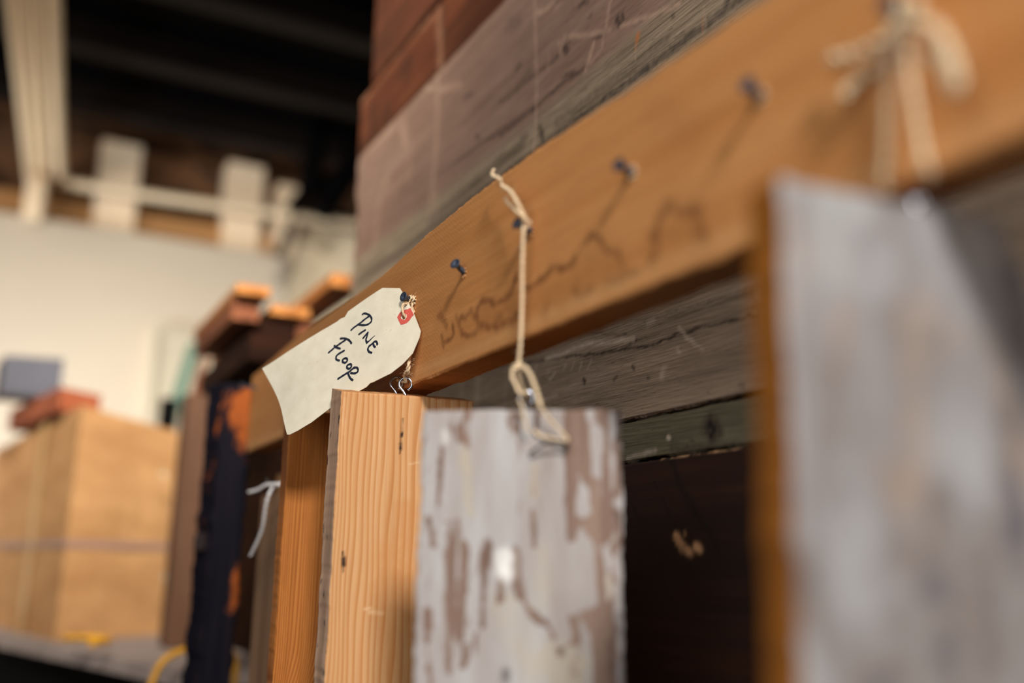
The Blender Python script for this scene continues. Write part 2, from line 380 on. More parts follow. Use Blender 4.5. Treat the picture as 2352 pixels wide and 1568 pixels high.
def twine(name, paths, r, mat, parent=None, fuzz=40, plies=2, pitch=None):
    """twisted string along one or more paths, with stray fibres"""
    v, f = [], []; rnd = random.Random(len(name)+len(paths)*7+int(r*1e6)); pitch = pitch or r*7
    for pts in paths:
        cp = crom(pts, 14)
        # resample to an even step
        L = [0]
        for a, b in zip(cp[:-1], cp[1:]): L.append(L[-1]+(b-a).length)
        n = max(6, int(L[-1]/(pitch/10))); ev = []
        j = 0
        for i in range(n+1):
            s = L[-1]*i/n
            while j < len(L)-2 and L[j+1] < s: j += 1
            k = (s-L[j])/max(1e-9, L[j+1]-L[j]); ev.append(cp[j].lerp(cp[j+1], min(1, max(0, k))))
        nrm = None; fr = []
        for i, p in enumerate(ev):
            t = (ev[min(i+1, n)]-ev[max(i-1, 0)]); t = t.normalized() if t.length > 1e-9 else Vector((0, 0, 1))
            nrm = t.orthogonal().normalized() if nrm is None else (nrm-t*nrm.dot(t)).normalized()
            fr.append((p, nrm.copy(), t.cross(nrm)))
        for s in range(plies):
            q = []
            for i, (p, a, b) in enumerate(fr):
                an = 2*PI*(L[-1]*i/n)/pitch+2*PI*s/plies
                q.append(p+(a*math.cos(an)+b*math.sin(an))*r*.48*(1+.12*math.sin(i*1.7+s)))
            tube_data(q, r*.6, 6, v, f)
        for k in range(int(fuzz*L[-1]/.1)):
            p, a, b = fr[rnd.randrange(len(fr))]; an = rnd.uniform(0, 2*PI); d = (a*math.cos(an)+b*math.sin(an))
            tv = Vector((rnd.uniform(-1, 1), rnd.uniform(-1, 1), rnd.uniform(-1, 1)))*r*1.2
            q = [p+d*r*.7, p+d*r*rnd.uniform(1.2, 2)+tv*.6, p+d*r*rnd.uniform(1.4, 2.6)+tv*1.5]
            tube_data([Vector(x) for x in q], r*.055, 3, v, f)
    return mesh_obj(name, v, f, mat, parent)
def knot(c, R, r, turns=3, ax=(0, 0, 1), seed=1):
    rnd = random.Random(seed); ax = Vector(ax).normalized(); a = ax.orthogonal().normalized(); b = ax.cross(a); out = []
    for i in range(turns*7+1):
        an = 2*PI*i/7
        out.append(Vector(c)+(a*math.cos(an)+b*math.sin(an))*R*(1+rnd.uniform(-.15, .15))+ax*r*(i/7-turns/2)*1.3)
    return out
def screw(base, d, L, parent, s=1.0, slug='screw'):
    """bugle head drywall screw driven into the rail: cone head with a cross recess and threads"""
    d = Vector(d).normalized(); a = d.orthogonal().normalized(); b = d.cross(a); base = Vector(base)
    prof = [(-.006, .0017), (L-.0052, .0017), (L-.0045, .0019), (L-.003, .0022), (L-.0016, .003), (L-.0004, .0041), (L, .0043), (L+.0001, .0039), (L-.0001, .0019), (L-.0016, .0006)]
    v, f = [], []; S = 20
    for (h, r) in prof:
        for k in range(S):
            an = 2*PI*k/S; rr = r*s
            if r == .0019 and h > L-.001: rr = r*s*(1 if k % 5 else .35)     # cross shaped recess
            v.append(tuple(base+d*h+(a*math.cos(an)+b*math.sin(an))*rr))
    for i in range(len(prof)-1):
        for k in range(S):
            k2 = (k+1) % S; f.append([i*S+k, i*S+k2, (i+1)*S+k2, (i+1)*S+k])
    f.append([(len(prof)-1)*S+k for k in range(S)])
    th = []
    for i in range(int((L-.0045)/.0011*10)+1):
        h = -.001+i*.00011
        if h > L-.0058: break
        an = 2*PI*i/10; th.append(base+d*h+(a*math.cos(an)+b*math.sin(an))*.0019*s)
    if len(th) > 3: tube_data(th, .0004*s, 4, v, f)
    return mesh_obj(slug, v, f, M['screw'], parent, base)

# ================================================================ the setting
def S(o): o['kind'] = 'structure'; return o
S(box('floor', (-7, -5, -.1), (3.5, 3, 0), M['floor'], bevel=0))
S(box('ceiling', (-7, -5, H+1.99), (3.5, 3, H+2.1), M['ceiling'], bevel=0))
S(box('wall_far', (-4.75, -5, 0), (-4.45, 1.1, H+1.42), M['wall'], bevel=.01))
S(box('wall_upper', (-4.95, -5, H+1.42), (-4.62, 3, H+1.99), M['brick'], bevel=0))
S(box('wall_recess', (-4.62, -5, H+1.42), (-4.56, 1.09, H+1.555), M['wall_shaded'], bevel=.005))
S(box('wall_corner', (-4.9, 1.1, 0), (-4.56, 3, H+1.64), M['wall_lit'], bevel=.01))
k = 1
for y0, y1, z1 in ((-.62, -.45, 1.83), (.229, .404, 1.85), (.79, .965, 1.865), (1.03, 1.14, 1.80)):
    S(box('trim_%d' % k, (-4.66, y0, H+1.40), (-4.50, y1, H+z1), M['trim'], bevel=.008)); k += 1
for x in (-4.3, -3.75, -3.2, -2.6, -2.0, -1.4):
    S(box('trim_%d' % k, (x-.05, -5, H+1.87), (x+.05, 2.9, H+1.99), M['joist'], bevel=.004)); k += 1
S(box('rack_shade_panel', (-2.36, .455, 0), (-1.39, .485, H+.385), M['lumber_dark'], bevel=0))  # added dark panel standing in for the dark rack interior
S(box('wall_right', (-1.36, .49, 0), (3.0, .62, H+1.99), M['lumber_dark'], bevel=0))

# stacked timbers that face the right hand wall (X along it, face at Y = .44)
YW = .44
def loc(P, pts, plane=YW):
    out = []
    for u, v in pts:
        q = onY(u, v, plane); out.append((q.x-P[0], q.z-P[2]))
    return out
P = (-1.386, YW, H+.622)
LS = lambda pts: loc(P, pts)
b_stain_shade = [(LS([(1330, 15), (1345, 0)]), .0022, 1), (LS([(1268, 143), (1300, 105), (1310, 95)]), .0012, .8), (LS([(1150, 237), (1230, 172), (1285, 130)]), .0014, .75),
        (LS([(1185, 160), (1195, 148)]), .003, .8), (LS([(1240, 292), (1246, 315)]), .0036, 1), (LS([(1241, 305), (1249, 322)]), .002, .9), (LS([(1298, 113), (1303, 118)]), .004, 1),
        (LS([(1352, 2), (1345, 12)]), .0015, .8), (LS([(1418, 43), (1424, 56)]), .0035, 1), (LS([(1430, 32), (1432, 45)]), .002, .9), (LS([(1545, 32), (1547, 38)]), .002, .9),
        (LS([(1355, 37), (1356, 39)]), .002, .8), (LS([(1362, 92), (1384, 80)]), .0012, .9), (LS([(1137, 372), (1158, 350)]), .003, .6), (LS([(1198, 317), (1210, 312)]), .004, .6),
        (LS([(1092, 314), (1100, 317)]), .0035, .6), (LS([(1066, 225), (1085, 215)]), .004, .55), (LS([(905, 405), (907, 407)]), .004, .5), (LS([(1538, 106), (1542, 110)]), .002, .8),
        (LS([(1670, 0), (1674, 2)]), .003, .8), (LS([(1495, 115), (1570, 75)]), .0012, .6), (LS([(1410, 205), (1520, 130)]), .0014, .5), (LS([(1440, 180), (1460, 165)]), .004, .4),
        (LS([(1000, 405), (1120, 320), (1225, 248), (1300, 185), (1350, 152)]), .0018, .85), (LS([(1150, 310), (1200, 268), (1240, 238)]), .0032, .7),
        (LS([(1290, 178), (1320, 165)]), .003, .7), (LS([(1190, 200), (1215, 160)]), .007, .35), (LS([(1170, 60), (1190, 50)]), .01, .3)]
zl = -.622+.409
b_stain_shade += [([(-.1, zl), (1.6, zl)], .0042, .85), ([(.3, zl+.012), (.55, zl+.018)], .006, .6), ([(.62, zl+.012), (.8, zl+.012)], .005, .5)]  # first stroke: shadow line above the rail, painted into the beam
b_pl = [(LS([(1228, -10), (1230, 90), (1233, 200), (1230, 290), (1226, 350)]), .0017, .8), (LS([(1233, 30), (1255, 22), (1272, 5)]), .0028, .8), (LS([(1275, 22), (1290, 5)]), .0016, .6),
        (LS([(1003, 170), (1006, 190), (1004, 300), (998, 380), (993, 430), (985, 500)]), .0048, .6), (LS([(975, 203), (1020, 205), (1060, 192)]), .0035, .6),
        (LS([(1000, 440), (1002, 490)]), .004, .5), (LS([(1285, 95), (1287, 125), (1298, 80)]), .0018, .7), (LS([(1310, 82), (1345, 80), (1400, 70)]), .0026, .65),
        (LS([(1385, 85), (1383, 110), (1345, 160), (1355, 120), (1364, 98)]), .0014, .5), (LS([(1364, 98), (1356, 130), (1344, 162)]), .0022, .8), (LS([(1391, 72), (1400, 10), (1405, 0)]), .002, .55),
        (LS([(1425, 60), (1460, 48), (1530, 22), (1560, 10)]), .002, .7), (LS([(1261, 118), (1259, 160)]), .002, .35), (LS([(1461, 100), (1460, 140)]), .001, .5),
        (LS([(815, 350), (813, 500), (812, 650)]), .01, .35), (LS([(890, 400), (870, 470), (860, 560)]), .008, .4), (LS([(925, 290), (930, 320)]), .012, .5),
        (LS([(845, 340), (870, 320), (900, 290)]), .009, .45), (LS([(940, 330), (938, 420)]), .004, .35), (LS([(1535+80, 15), (1622, 60)]), .001, .4), (LS([(1255, 345), (1262, 340)]), .004, 1), (LS([(1505, 35), (1480, 45)]), .0015, .4)]
b_ru = [(LS([(1466, 78), (1463, 92)]), .0024, .9), (LS([(1463, 92), (1461, 112)]), .0012, .7), (LS([(1614, 42), (1614, 75)]), .0008, .4)]
def ragged(fr, bk, W, Ht):
    for a in (fr, bk):
        m = a[:, 0] < .004
        a[m, 0] += .006*np.sin(a[m, 2]*40)+.003*np.sin(a[m, 2]*130)
o = board('timber_beam', P, (1, 0, 0), 1.6, .05, .245, .0022, [M['beam']]*5,
          {'stain': lambda x, z: strokes(x, z, b_stain_shade, .002), 'pale': lambda x, z: strokes(x, z, b_pl, .0015), 'rust': lambda x, z: strokes(x, z, b_ru, .001)}, shape=ragged, edge=.003, jag=.0015)
tag(o, 'wide weathered grey-brown timber with chalky scratches, directly above the tan rail', 'timber')
P = (-1.405, YW+.004, H+.73); LS = lambda pts: loc(P, pts)
r_pl = [(LS([(985, 32), (940, 80), (900, 130), (860, 180), (824, 232)]), .006, .7), (LS([(1000, -10), (1003, 60), (1005, 160)]), .008, .5), (LS([(820, 245), (812, 330)]), .012, .4)]  # first pale stroke is a highlight along the plank, put into its colour
r_st = [(LS([(1012, 20), (1006, 70)]), .008, .8), (LS([(920, 130), (930, 160)]), .02, .5), (LS([(850, 260), (855, 290)]), .02, .6), (LS([(880, 250), (884, 275)]), .014, .6)]
o = board('timber_plank', P, (1, 0, 0), 1.5, .05, .1075, .004, [M['redplank']]*5, {'pale': lambda x, z: strokes(x, z, r_pl, .004), 'stain': lambda x, z: strokes(x, z, r_st, .006)}, shape=ragged, edge=.004, jag=.002)
tag(o, 'red-brown stained plank lying on top of the weathered grey-brown timber', 'timber', 'red-brown planks over the grey-brown timber')
P = (-1.365, YW+.006, H+1.02); LS = lambda pts: loc(P, pts)
r_st2 = [(LS([(858, 60), (960, 60)]), .07, .5), (LS([(1005, 20), (1010, 90)]), .012, .7)]
o = board('timber_plank', P, (1, 0, 0), 1.2, .05, .285, .005, [M['redplank']]*5, {'stain': lambda x, z: strokes(x, z, r_st2, .01), 'pale': lambda x, z: x*0}, shape=ragged, edge=.004, jag=.002)
tag(o, 'uppermost red-brown timber at the top edge of the photo, beside the black ceiling', 'timber')
P = (-1.386, YW, H+.26); LS = lambda pts: loc(P, pts)
l_st = [(LS([(1010, 868), (1120, 842), (1220, 832), (1330, 815), (1380, 812), (1430, 802), (1490, 795), (1560, 765), (1640, 745), (1740, 722)]), .0012, .95), (LS([(1340, 760), (1400, 768), (1440, 765)]), .001, .6),
        (LS([(1435, 800), (1462, 780)]), .0012, .6), (LS([(1340, 872), (1342, 878)]), .0024, 1), (LS([(1410, 870), (1418, 863)]), .0018, .9), (LS([(1453, 842), (1456, 846)]), .0018, .9), (LS([(1488, 868), (1492, 870)]), .0015, .8),
        (LS([(1628, 982), (1632, 990)]), .006, 1), (LS([(1700, 885), (1706, 884)]), .0022, .7), (LS([(1530, 720), (1640, 690), (1735, 665)]), .001, .45), (LS([(1437, 957), (1735, 920)]), .0007, .3)]
l_pl = [(LS([(1255, 825), (1300, 808), (1350, 790), (1400, 785), (1455, 778)]), .0024, .75), (LS([(1305, 775), (1250, 800)]), .0016, .4), (LS([(1235, 835), (1228, 850)]), .0015, .5), (LS([(1320, 830), (1312, 850)]), .0009, .6), (LS([(1338, 830), (1330, 852)]), .0009, .5),
        (LS([(1300, 835), (1295, 850)]), .0009, .6), (LS([(1275, 855), (1262, 872)]), .0016, .5), (LS([(1560, 752), (1595, 790)]), .0018, .55), (LS([(1595, 790), (1615, 805)]), .0015, .35), (LS([(1525, 848), (1520, 868)]), .0028, .5),
        (LS([(1500, 735), (1490, 745)]), .003, .35), (LS([(1555, 800), (1560, 808)]), .0015, .5), (LS([(1738, 672), (1740, 686)]), .003, .7), (LS([(1060, 905), (1062, 840)]), .004, .35), (LS([(1095, 915), (1097, 850)]), .006, .3),
        (LS([(1160, 890), (1158, 940)]), .002, .3), (LS([(1245, 920), (1280, 905)]), .0014, .35), (LS([(1255, 865), (1262, 850)]), .001, .5), (LS([(1350, 845), (1358, 828)]), .0008, .5), (LS([(1700, 695), (1735, 690)]), .001, .3)]
o = board('timber_beam', P, (1, 0, 0), 1.55, .05, .26-.1165, .0015, [M['lowbeam']]*5, {'stain': lambda x, z: strokes(x, z, l_st, .0016), 'pale': lambda x, z: strokes(x, z, l_pl, .0014)}, edge=.002, jag=.001)
tag(o, 'dark grey rough-sawn beam with chalk marks, seen in the shade below the tan rail', 'timber')
P = (-1.386, YW+.002, H+.1155); LS = lambda pts: loc(P, pts)
l_st2 = [(LS([(1627, 981), (1633, 991)]), .0085, 1.3), (LS([(1680, 1028), (1560, 1030), (1540, 1022)]), .004, .6), (LS([(1583, 1010), (1587, 1014)]), .0018, .6)]
l_pl2 = [(LS([(1529, 1004), (1532, 1006)]), .0018, .7), (LS([(1437, 1052), (1480, 1040), (1500, 1035)]), .002, .35)]
o = board('timber_strip', P, (1, 0, 0), 1.55, .045, .0325, .0015, [M['lowbeam_green']]*5, {'stain': lambda x, z: strokes(x, z, l_st2, .0012), 'pale': lambda x, z: strokes(x, z, l_pl2, .001)}, edge=.002, jag=.0012)
tag(o, 'greenish grey strip with one round black hole, under the dark grey beam with chalk marks', 'timber')
P = (-1.385, YW+.008, H+.0815); LS = lambda pts: loc(P, pts)
d_st = [(LS([(1538, 1045), (1560, 1110), (1600, 1180), (1650, 1260)]), .004, 1), (LS([(1500, 1100), (1560, 1230), (1610, 1380)]), .0016, .8), (LS([(1450, 1150), (1560, 1420)]), .0016, .6)]
d_pl = [(LS([(1553, 1233), (1560, 1245), (1566, 1255)]), .0045, .85), (LS([(1575, 1262), (1585, 1268)]), .0042, .7), (LS([(1597, 1256), (1607, 1260)]), .0036, .85), (LS([(1571, 1218), (1572, 1228)]), .002, .4), (LS([(1436, 1057), (1480, 1050), (1560, 1045), (1700, 1026)]), .0009, .6)]
o = board('wall_lower', P, (1, 0, 0), 1.6, .03, H+.06, .005, [M['dark']]*5, {'stain': lambda x, z: strokes(x, z, d_st, .002), 'pale': lambda x, z: np.zeros_like(x)}, edge=.002)
S(o)
# fine detail of the panel's pale knots: a small inset door board
P = (-.9, YW, H+.0812); LS = lambda pts: loc(P, pts)
d_st = [(LS([(1538, 1045), (1560, 1110), (1600, 1180), (1650, 1260)]), .003, 1), (LS([(1500, 1100), (1560, 1230), (1610, 1380)]), .0012, .8), (LS([(1450, 1150), (1560, 1420)]), .0012, .6)]
d_pl = [(LS([(1553, 1233), (1560, 1245), (1566, 1255)]), .0035, .85), (LS([(1575, 1262), (1585, 1268)]), .0032, .7), (LS([(1597, 1256), (1607, 1260)]), .003, .85), (LS([(1571, 1218), (1572, 1228)]), .0014, .4), (LS([(1436, 1057), (1480, 1050), (1560, 1045), (1700, 1026)]), .0009, .45)]
o = board('dark_board', P, (1, 0, 0), .75, .007, .4, .002, [M['dark']]*5, {'stain': lambda x, z: strokes(x, z, d_st, .0015), 'pale': lambda x, z: strokes(x, z, d_pl, .0015)}, edge=.002)
tag(o, 'blackish brown board with two pale knots, seen between white board and big grey board', 'panel')

# ================================================================ the rail and its screws
YR = .2825
P = (-1.30, YR, H+.266)
LR = lambda pts: loc(P, pts, YR)
def seg(pts, w_, v_): return (LR(pts), w_, v_)
q1 = lambda L: [(1000+a/5.228, 520+b/5.228) for a, b in L]       # points read off two enlarged crops of the photograph
q2 = lambda L: [(1280+a/6.19, 450+b/6.19) for a, b in L]
rs = [seg(q1([(500, 1070), (505, 980), (560, 900), (640, 885), (700, 910), (800, 885), (900, 830), (930, 760), (960, 640), (975, 560)]), .0022, 0.81),
      seg(q1([(500, 1080), (500, 1200), (480, 1290), (400, 1305), (320, 1300)]), .0022, 0.78), seg(q1([(520, 1190), (640, 1200), (760, 1200), (880, 1150), (970, 1110), (975, 1040)]), .003, 0.78),
      seg(q1([(740, 1150), (770, 1090)]), .004, 0.59), seg(q1([(280, 1140), (300, 1080), (370, 1080), (430, 1010), (470, 1080)]), .002, 0.78), seg(q1([(250, 1090), (290, 1200), (310, 1290)]), .0025, 0.59),
      seg(q1([(30, 1060), (90, 1110), (140, 1190)]), .003, 0.65), seg(q1([(80, 1290), (90, 1400), (180, 1370), (220, 1300), (210, 1190)]), .0018, 0.78), seg(q1([(75, 1290), (110, 1440)]), .0018, 0.72),
      seg(q1([(1090, 740), (1180, 730), (1270, 640), (1360, 530), (1500, 470), (1620, 480), (1673, 420)]), .0022, 0.81), seg(q1([(1310, 1050), (1340, 980)]), .0035, 0.45),
      seg(q2([(0, 1040), (160, 990), (280, 830), (380, 660), (470, 560), (590, 600), (700, 760), (860, 800), (930, 950), (970, 1120), (1170, 1060)]), .0017, 0.88),
      seg(q2([(970, 1130), (860, 1200), (720, 1270)]), .0025, 0.65), seg(q2([(420, 1370), (500, 1310)]), .003, 0.72), seg(q2([(220, 1330), (330, 1450)]), .0025, 0.52),
      seg(q2([(1320, 960), (1340, 860), (1420, 720), (1370, 560), (1440, 320), (1540, 180), (1620, 140), (1740, 240), (1920, 160), (2010, 350), (2060, 560), (2100, 620)]), .0026, 0.81),
      seg(q2([(1980, 200), (2010, 520)]), .004, 0.52), seg([(860, 790), (900, 760)], .004, .2)]
rt = [seg(q2([(300, 1200), (500, 900), (800, 1000)]), .012, 1.00), seg(q2([(1500, 600), (1850, 500), (1950, 650)]), .014, 1.00), seg(q1([(600, 1050), (900, 950)]), .012, 1.00), seg(q1([(1200, 950), (1600, 700)]), .014, 0.65),
      seg([(1500, 250), (1600, 300)], .01, .5)]
rp = [([(-.1, -.118), (1.3, -.118)], .0045, .5), seg(q2([(420, 1490), (560, 1450)]), .002, 0.91), seg(q2([(760, 1330), (900, 1310)]), .0025, 0.91), seg([(1228, 515), (1230, 530)], .001, .5)]
topx = np.array([-1.30, -1.251, -1.07, -.9, -.80, -.683, -.6035, -.5188, -.4013, -.3047, -.1]); topz = np.array([.241, .2426, .2536, .2517, .2528, .2617, .2637, .2631, .257, .2539, .254])
def railshape(fr, bk, W, Ht):
    for a in (fr, bk):
        tz = np.interp(a[:, 0]-1.30, topx, topz)-.266
        k_ = np.clip((a[:, 2]+.03)/.03, 0, 1); a[:, 2] = a[:, 2]+tz*k_
rail = board('wooden_rail', P, (1, 0, 0), 1.2, .028, .126, .0016, [M['rail']]*5, {'stain': lambda x, z: strokes(x, z, rs, .0022), 'tint': lambda x, z: strokes(x, z, rt, .006), 'pale': lambda x, z: strokes(x, z, rp, .001)}, shape=railshape, edge=.001, jag=.0007)
tag(rail, 'long tan wooden rail with dark screws and brown water stains, running along the wall', 'rail')
SC = {}
for key, (bu, bv), (hu, hv), L, yy in (('tag', (953, 691), (926, 681), .0118, 1), ('next', (1068, 627), (1045, 605), .0108, 1), ('white', (1222, 532), (1186, 512), .0125, 1), ('mid', (1455, 397), (1420, 378), .0108, 1), ('right', (1750, 222), (1716, 194), .0108, 1), ('near', (2088, 45), (2038, 8), .0125, 1)):
    b = onY(bu, bv, YR+.0004); h = onY(hu, hv, YR-L*.97); SC[key] = (b, h)
    s = screw(b, h-b, (h-b).length, rail, .95)
    cv = []; cf = []                                            # a little splinter of raised wood round the shank
    for kk in range(7):
        a = kk*.9; tube_data([b+Vector((math.cos(a)*.0021, -.0002, math.sin(a)*.0021)), b+Vector((math.cos(a)*.0032, -.0014, math.sin(a)*.0032)), b+Vector((math.cos(a)*.0042, -.0003, math.sin(a)*.004))], .0006, 5, cv, cf)
    mesh_obj('raised_splinters', cv, cf, M['twine'] if key in ('mid', 'right', 'tag') else M['pine_end'], rail, b)
b = onY(590, 892, YR); sn = screw(b, (.15, -1, .1), .022, rail, .9, 'nail')

# ================================================================ shipping tag
_A = [(966, 760, .772), (900, 662, .812), (665, 1000, .812)]
_m = np.linalg.solve(np.array([[1, a, b_] for a, b_, c in _A]), np.array([1/c for a, b_, c in _A]))
def tagp(u, v, off=0.0):
    p = onD(u, v, 1/(_m[0]+_m[1]*u+_m[2]*v))
    return p - tagn*off
tagn = Vector((0, 0, 0))
t0, t1, t2 = tagp(945, 700), tagp(665, 1000), tagp(607, 848)
tagn = (t1-t0).cross(t2-t0).normalized()
if tagn.dot(ray(800, 800)) < 0: tagn = -tagn
tex = (tagp(900, 760)-tagp(640, 925)).normalized(); tey = tagn.cross(tex)
TO = tagp(929, 728)                                    # eyelet centre is the origin of the tag
TM = Matrix(((tex.x, tey.x, tagn.x, TO.x), (tex.y, tey.y, tagn.y, TO.y), (tex.z, tey.z, tagn.z, TO.z), (0, 0, 0, 1)))
TI = TM.inverted()
def curl(x, y):                                        # the free end bows slightly
    return .0022*max(0, (-x-.02)/.1)**2*math.sin(y*60+1.5)+.0006*math.sin(x*70)
def t2d(u, v): q = TI @ tagp(u, v); return (q.x, q.y)
def flat(name, outline, holes, z0, z1, mat, parent=None, cell=.004):
    """thin sheet cut to an outline with holes, bent by curl(); z0 is the back, z1 the front (towards the camera, -z)"""
    cu = bpy.data.curves.new(name, 'CURVE'); cu.dimensions = '2D'; cu.fill_mode = 'BOTH'
    for poly in [outline]+holes:
        s = cu.splines.new('POLY'); s.points.add(len(poly)-1); s.use_cyclic_u = True
        for pt, (a, b_) in zip(s.points, poly): pt.co = (a, b_, 0, 1)
    tmp = bpy.data.objects.new('tmp', cu); C.objects.link(tmp)
    me = bpy.data.meshes.new_from_object(tmp.evaluated_get(bpy.context.evaluated_depsgraph_get()))
    bpy.data.objects.remove(tmp); bpy.data.curves.remove(cu)
    import bmesh
    bm = bmesh.new(); bm.from_mesh(me); bpy.data.meshes.remove(me)
    bmesh.ops.remove_doubles(bm, verts=bm.verts, dist=1e-6)
    xs = [v.co.x for v in bm.verts]; x = min(xs)+cell
    while x < max(xs):
        bmesh.ops.bisect_plane(bm, geom=bm.verts[:]+bm.edges[:]+bm.faces[:], plane_co=(x, 0, 0), plane_no=(1, 0, 0)); x += cell
    ys = [v.co.y for v in bm.verts]; y = min(ys)+cell
    while y < max(ys):
        bmesh.ops.bisect_plane(bm, geom=bm.verts[:]+bm.edges[:]+bm.faces[:], plane_co=(0, y, 0), plane_no=(0, 1, 0)); y += cell
    r = bmesh.ops.extrude_face_region(bm, geom=bm.faces[:])
    tv = set(v for v in r['geom'] if isinstance(v, bmesh.types.BMVert))
    for v in bm.verts: v.co.z = -(z1 if v in tv else z0) + curl(v.co.x, v.co.y)
    bmesh.ops.recalc_face_normals(bm, faces=bm.faces)
    me = bpy.data.meshes.new(name); bm.to_mesh(me); bm.free()
    o = link(name, me, mat); setmw(o, TM)
    if parent is not None: o.parent = parent; o.matrix_parent_inverse = parent_mw(parent).inverted()
    return o
out_px = [(607, 848), (640, 827), (700, 787), (740, 760), (775, 738), (782, 732), (792, 728), (800, 715), (840, 688), (880, 662), (919, 662), (930, 679), (950, 718), (966, 760), (963, 775), (948, 812), (925, 838), (900, 858), (858, 878), (851, 880), (842, 889), (800, 911), (760, 938), (720, 972), (690, 991), (672, 1000), (665, 1000), (650, 962)]
hole_px = [(929+8*math.cos(a)*.55, 727.5+8*math.sin(a)) for a in [i*PI/9 for i in range(18)]]
# outline with faint unevenness of cut card
shipping_tag = flat('shipping_tag', [t2d(*p) for p in out_px], [[t2d(*p) for p in hole_px]], 0, .0004, M['paper'])
tag(shipping_tag, 'cream manila shipping tag handwritten PINE FLOOR in dark marker, hanging from a screw', 'tag')
z = lambda L: [(900+a/13.06, 640+b/13.06) for a, b in L]
patch = z([(180, 1165), (240, 1050), (320, 965), (420, 930), (490, 920), (560, 875), (600, 960), (668, 1080), (600, 1150), (540, 1250), (460, 1330), (380, 1370), (285, 1390), (230, 1280)])
ph = z([(330, 1130), (355, 1080), (400, 1060), (440, 1080), (450, 1140), (430, 1200), (380, 1225), (310, 1205), (290, 1170)])
flat('reinforcement_patch', [t2d(*p) for p in patch], [[t2d(*p) for p in ph]], .00045, .0006, M['patch'], shipping_tag)['label'] = 'small red reinforcing patch around the eyelet'
ring_o = z([(305, 1215), (285, 1165), (330, 1080), (400, 1050), (455, 1080), (460, 1150), (430, 1205), (370, 1235)]); 
flat('eyelet_rim', [t2d(*p) for p in ring_o], [[t2d(*p) for p in hole_px]], .00042, .00062, M['paper'], shipping_tag)
W_ = lambda L: [(740+a/8.713, 700+b/8.713) for a, b in L]
letters = {
 'P': [[(820, 195), (850, 178), (910, 190), (970, 225), (1005, 290), (990, 350), (930, 395), (860, 412), (750, 405)], [(955, 235), (870, 290), (780, 360), (690, 420), (630, 460), (582, 503)]],
 'I': [[(870, 512), (810, 545), (742, 590)]],
 'N': [[(828, 668), (870, 620), (925, 560)], [(925, 560), (905, 640), (885, 700), (903, 765)], [(903, 765), (960, 720), (1020, 665), (1070, 625)]],
 'E': [[(1120, 800), (1110, 760), (1075, 738), (1010, 790), (950, 835), (925, 890), (945, 940), (1000, 965)], [(1075, 850), (1050, 830), (1040, 800)]],
 'F': [[(362, 670), (430, 668), (500, 685), (550, 720), (582, 765)], [(460, 700), (390, 745), (310, 800), (240, 850), (190, 895), (125, 950)], [(240, 815), (270, 845), (350, 870)]],
 'L': [[(430, 912), (370, 945), (300, 990), (268, 1040), (275, 1085), (330, 1108)]],
 'O': [[(470, 1060), (425, 1072), (396, 1110), (415, 1145), (460, 1150), (495, 1110), (490, 1075), (465, 1058)]],
 'Oo': [[(560, 1180), (515, 1195), (488, 1225), (500, 1265), (545, 1272), (578, 1235), (578, 1195), (555, 1178)]],
 'R': [[(630, 1262), (690, 1252), (722, 1300), (700, 1350), (640, 1368), (575, 1360)], [(640, 1250), (590, 1290), (540, 1335), (470, 1375), (390, 1425), (315, 1475)], [(520, 1375), (540, 1430), (570, 1475), (610, 1505)]]}
lv, lf = [], []; zz_ = 0
for ch, ss in letters.items():
    for st_ in ss:
        pts2 = [t2d(*p) for p in W_(st_)]
        sm_ = crom([Vector((a, b_, 0)) for a, b_ in pts2], 6); rr = .00098 if ch != 'N' or st_ is not ss[-1] else .00075
        zz_ += 1; zo = -(.00046+.000012*zz_); n0 = len(lv); N = len(sm_)
        for i, p in enumerate(sm_):
            t = (sm_[min(i+1, N-1)]-sm_[max(i-1, 0)]).normalized(); nn = Vector((-t.y, t.x, 0)); r_ = rr*(1+.08*math.sin(i*.9))*(1 if not (ch == 'N' and st_ is ss[-1]) else 1.2-.9*i/N)
            for s_ in (-1, 1):
                q = p+nn*r_*s_; lv.append((q.x, q.y, zo+curl(q.x, q.y)))
        for i in range(N-1): lf.append([n0+2*i, n0+2*i+1, n0+2*i+3, n0+2*i+2])
        for ci, p in ((0, sm_[0]), (1, sm_[-1])):
            n1 = len(lv); r_ = rr*(1 if not (ch == 'N' and st_ is ss[-1] and ci) else .4)
            lv += [(p.x+r_*math.cos(a), p.y+r_*math.sin(a), zo-.000004+curl(p.x, p.y)) for a in [i*PI/7 for i in range(14)]]; lf.append(list(range(n1, n1+14)))
me = bpy.data.meshes.new('handwritten_lettering'); me.from_pydata(lv, [], lf); me.update()
o = link('handwritten_lettering', me, M['ink']); setmw(o, TM); o.parent = shipping_tag; o.matrix_parent_inverse = TM.inverted(); o['label'] = 'dark handwritten marker letters'
# its jute string: from the eyelet up over the screw shank
sb, sh = SC['tag']; sm0 = sb.lerp(sh, .42)
hole_b = tagp(931, 730, -.001); hole_f = tagp(930, 726, .002)
twine('tag_string', [[hole_b, tagp(932, 722, .0035), tagp(934, 706, .005), sm0.lerp(tagp(936, 695), .5)+Vector((0, 0, -.002)), sm0+Vector((.0005, -.001, -.0028)), sm0+Vector((.003, 0, .0005)), sm0+Vector((0, 0, .003)), sm0+Vector((-.003, 0, 0)), tagp(935, 700, .004), tagp(932, 715, .004), hole_f]], .0009, M['twine'], shipping_tag, fuzz=130)

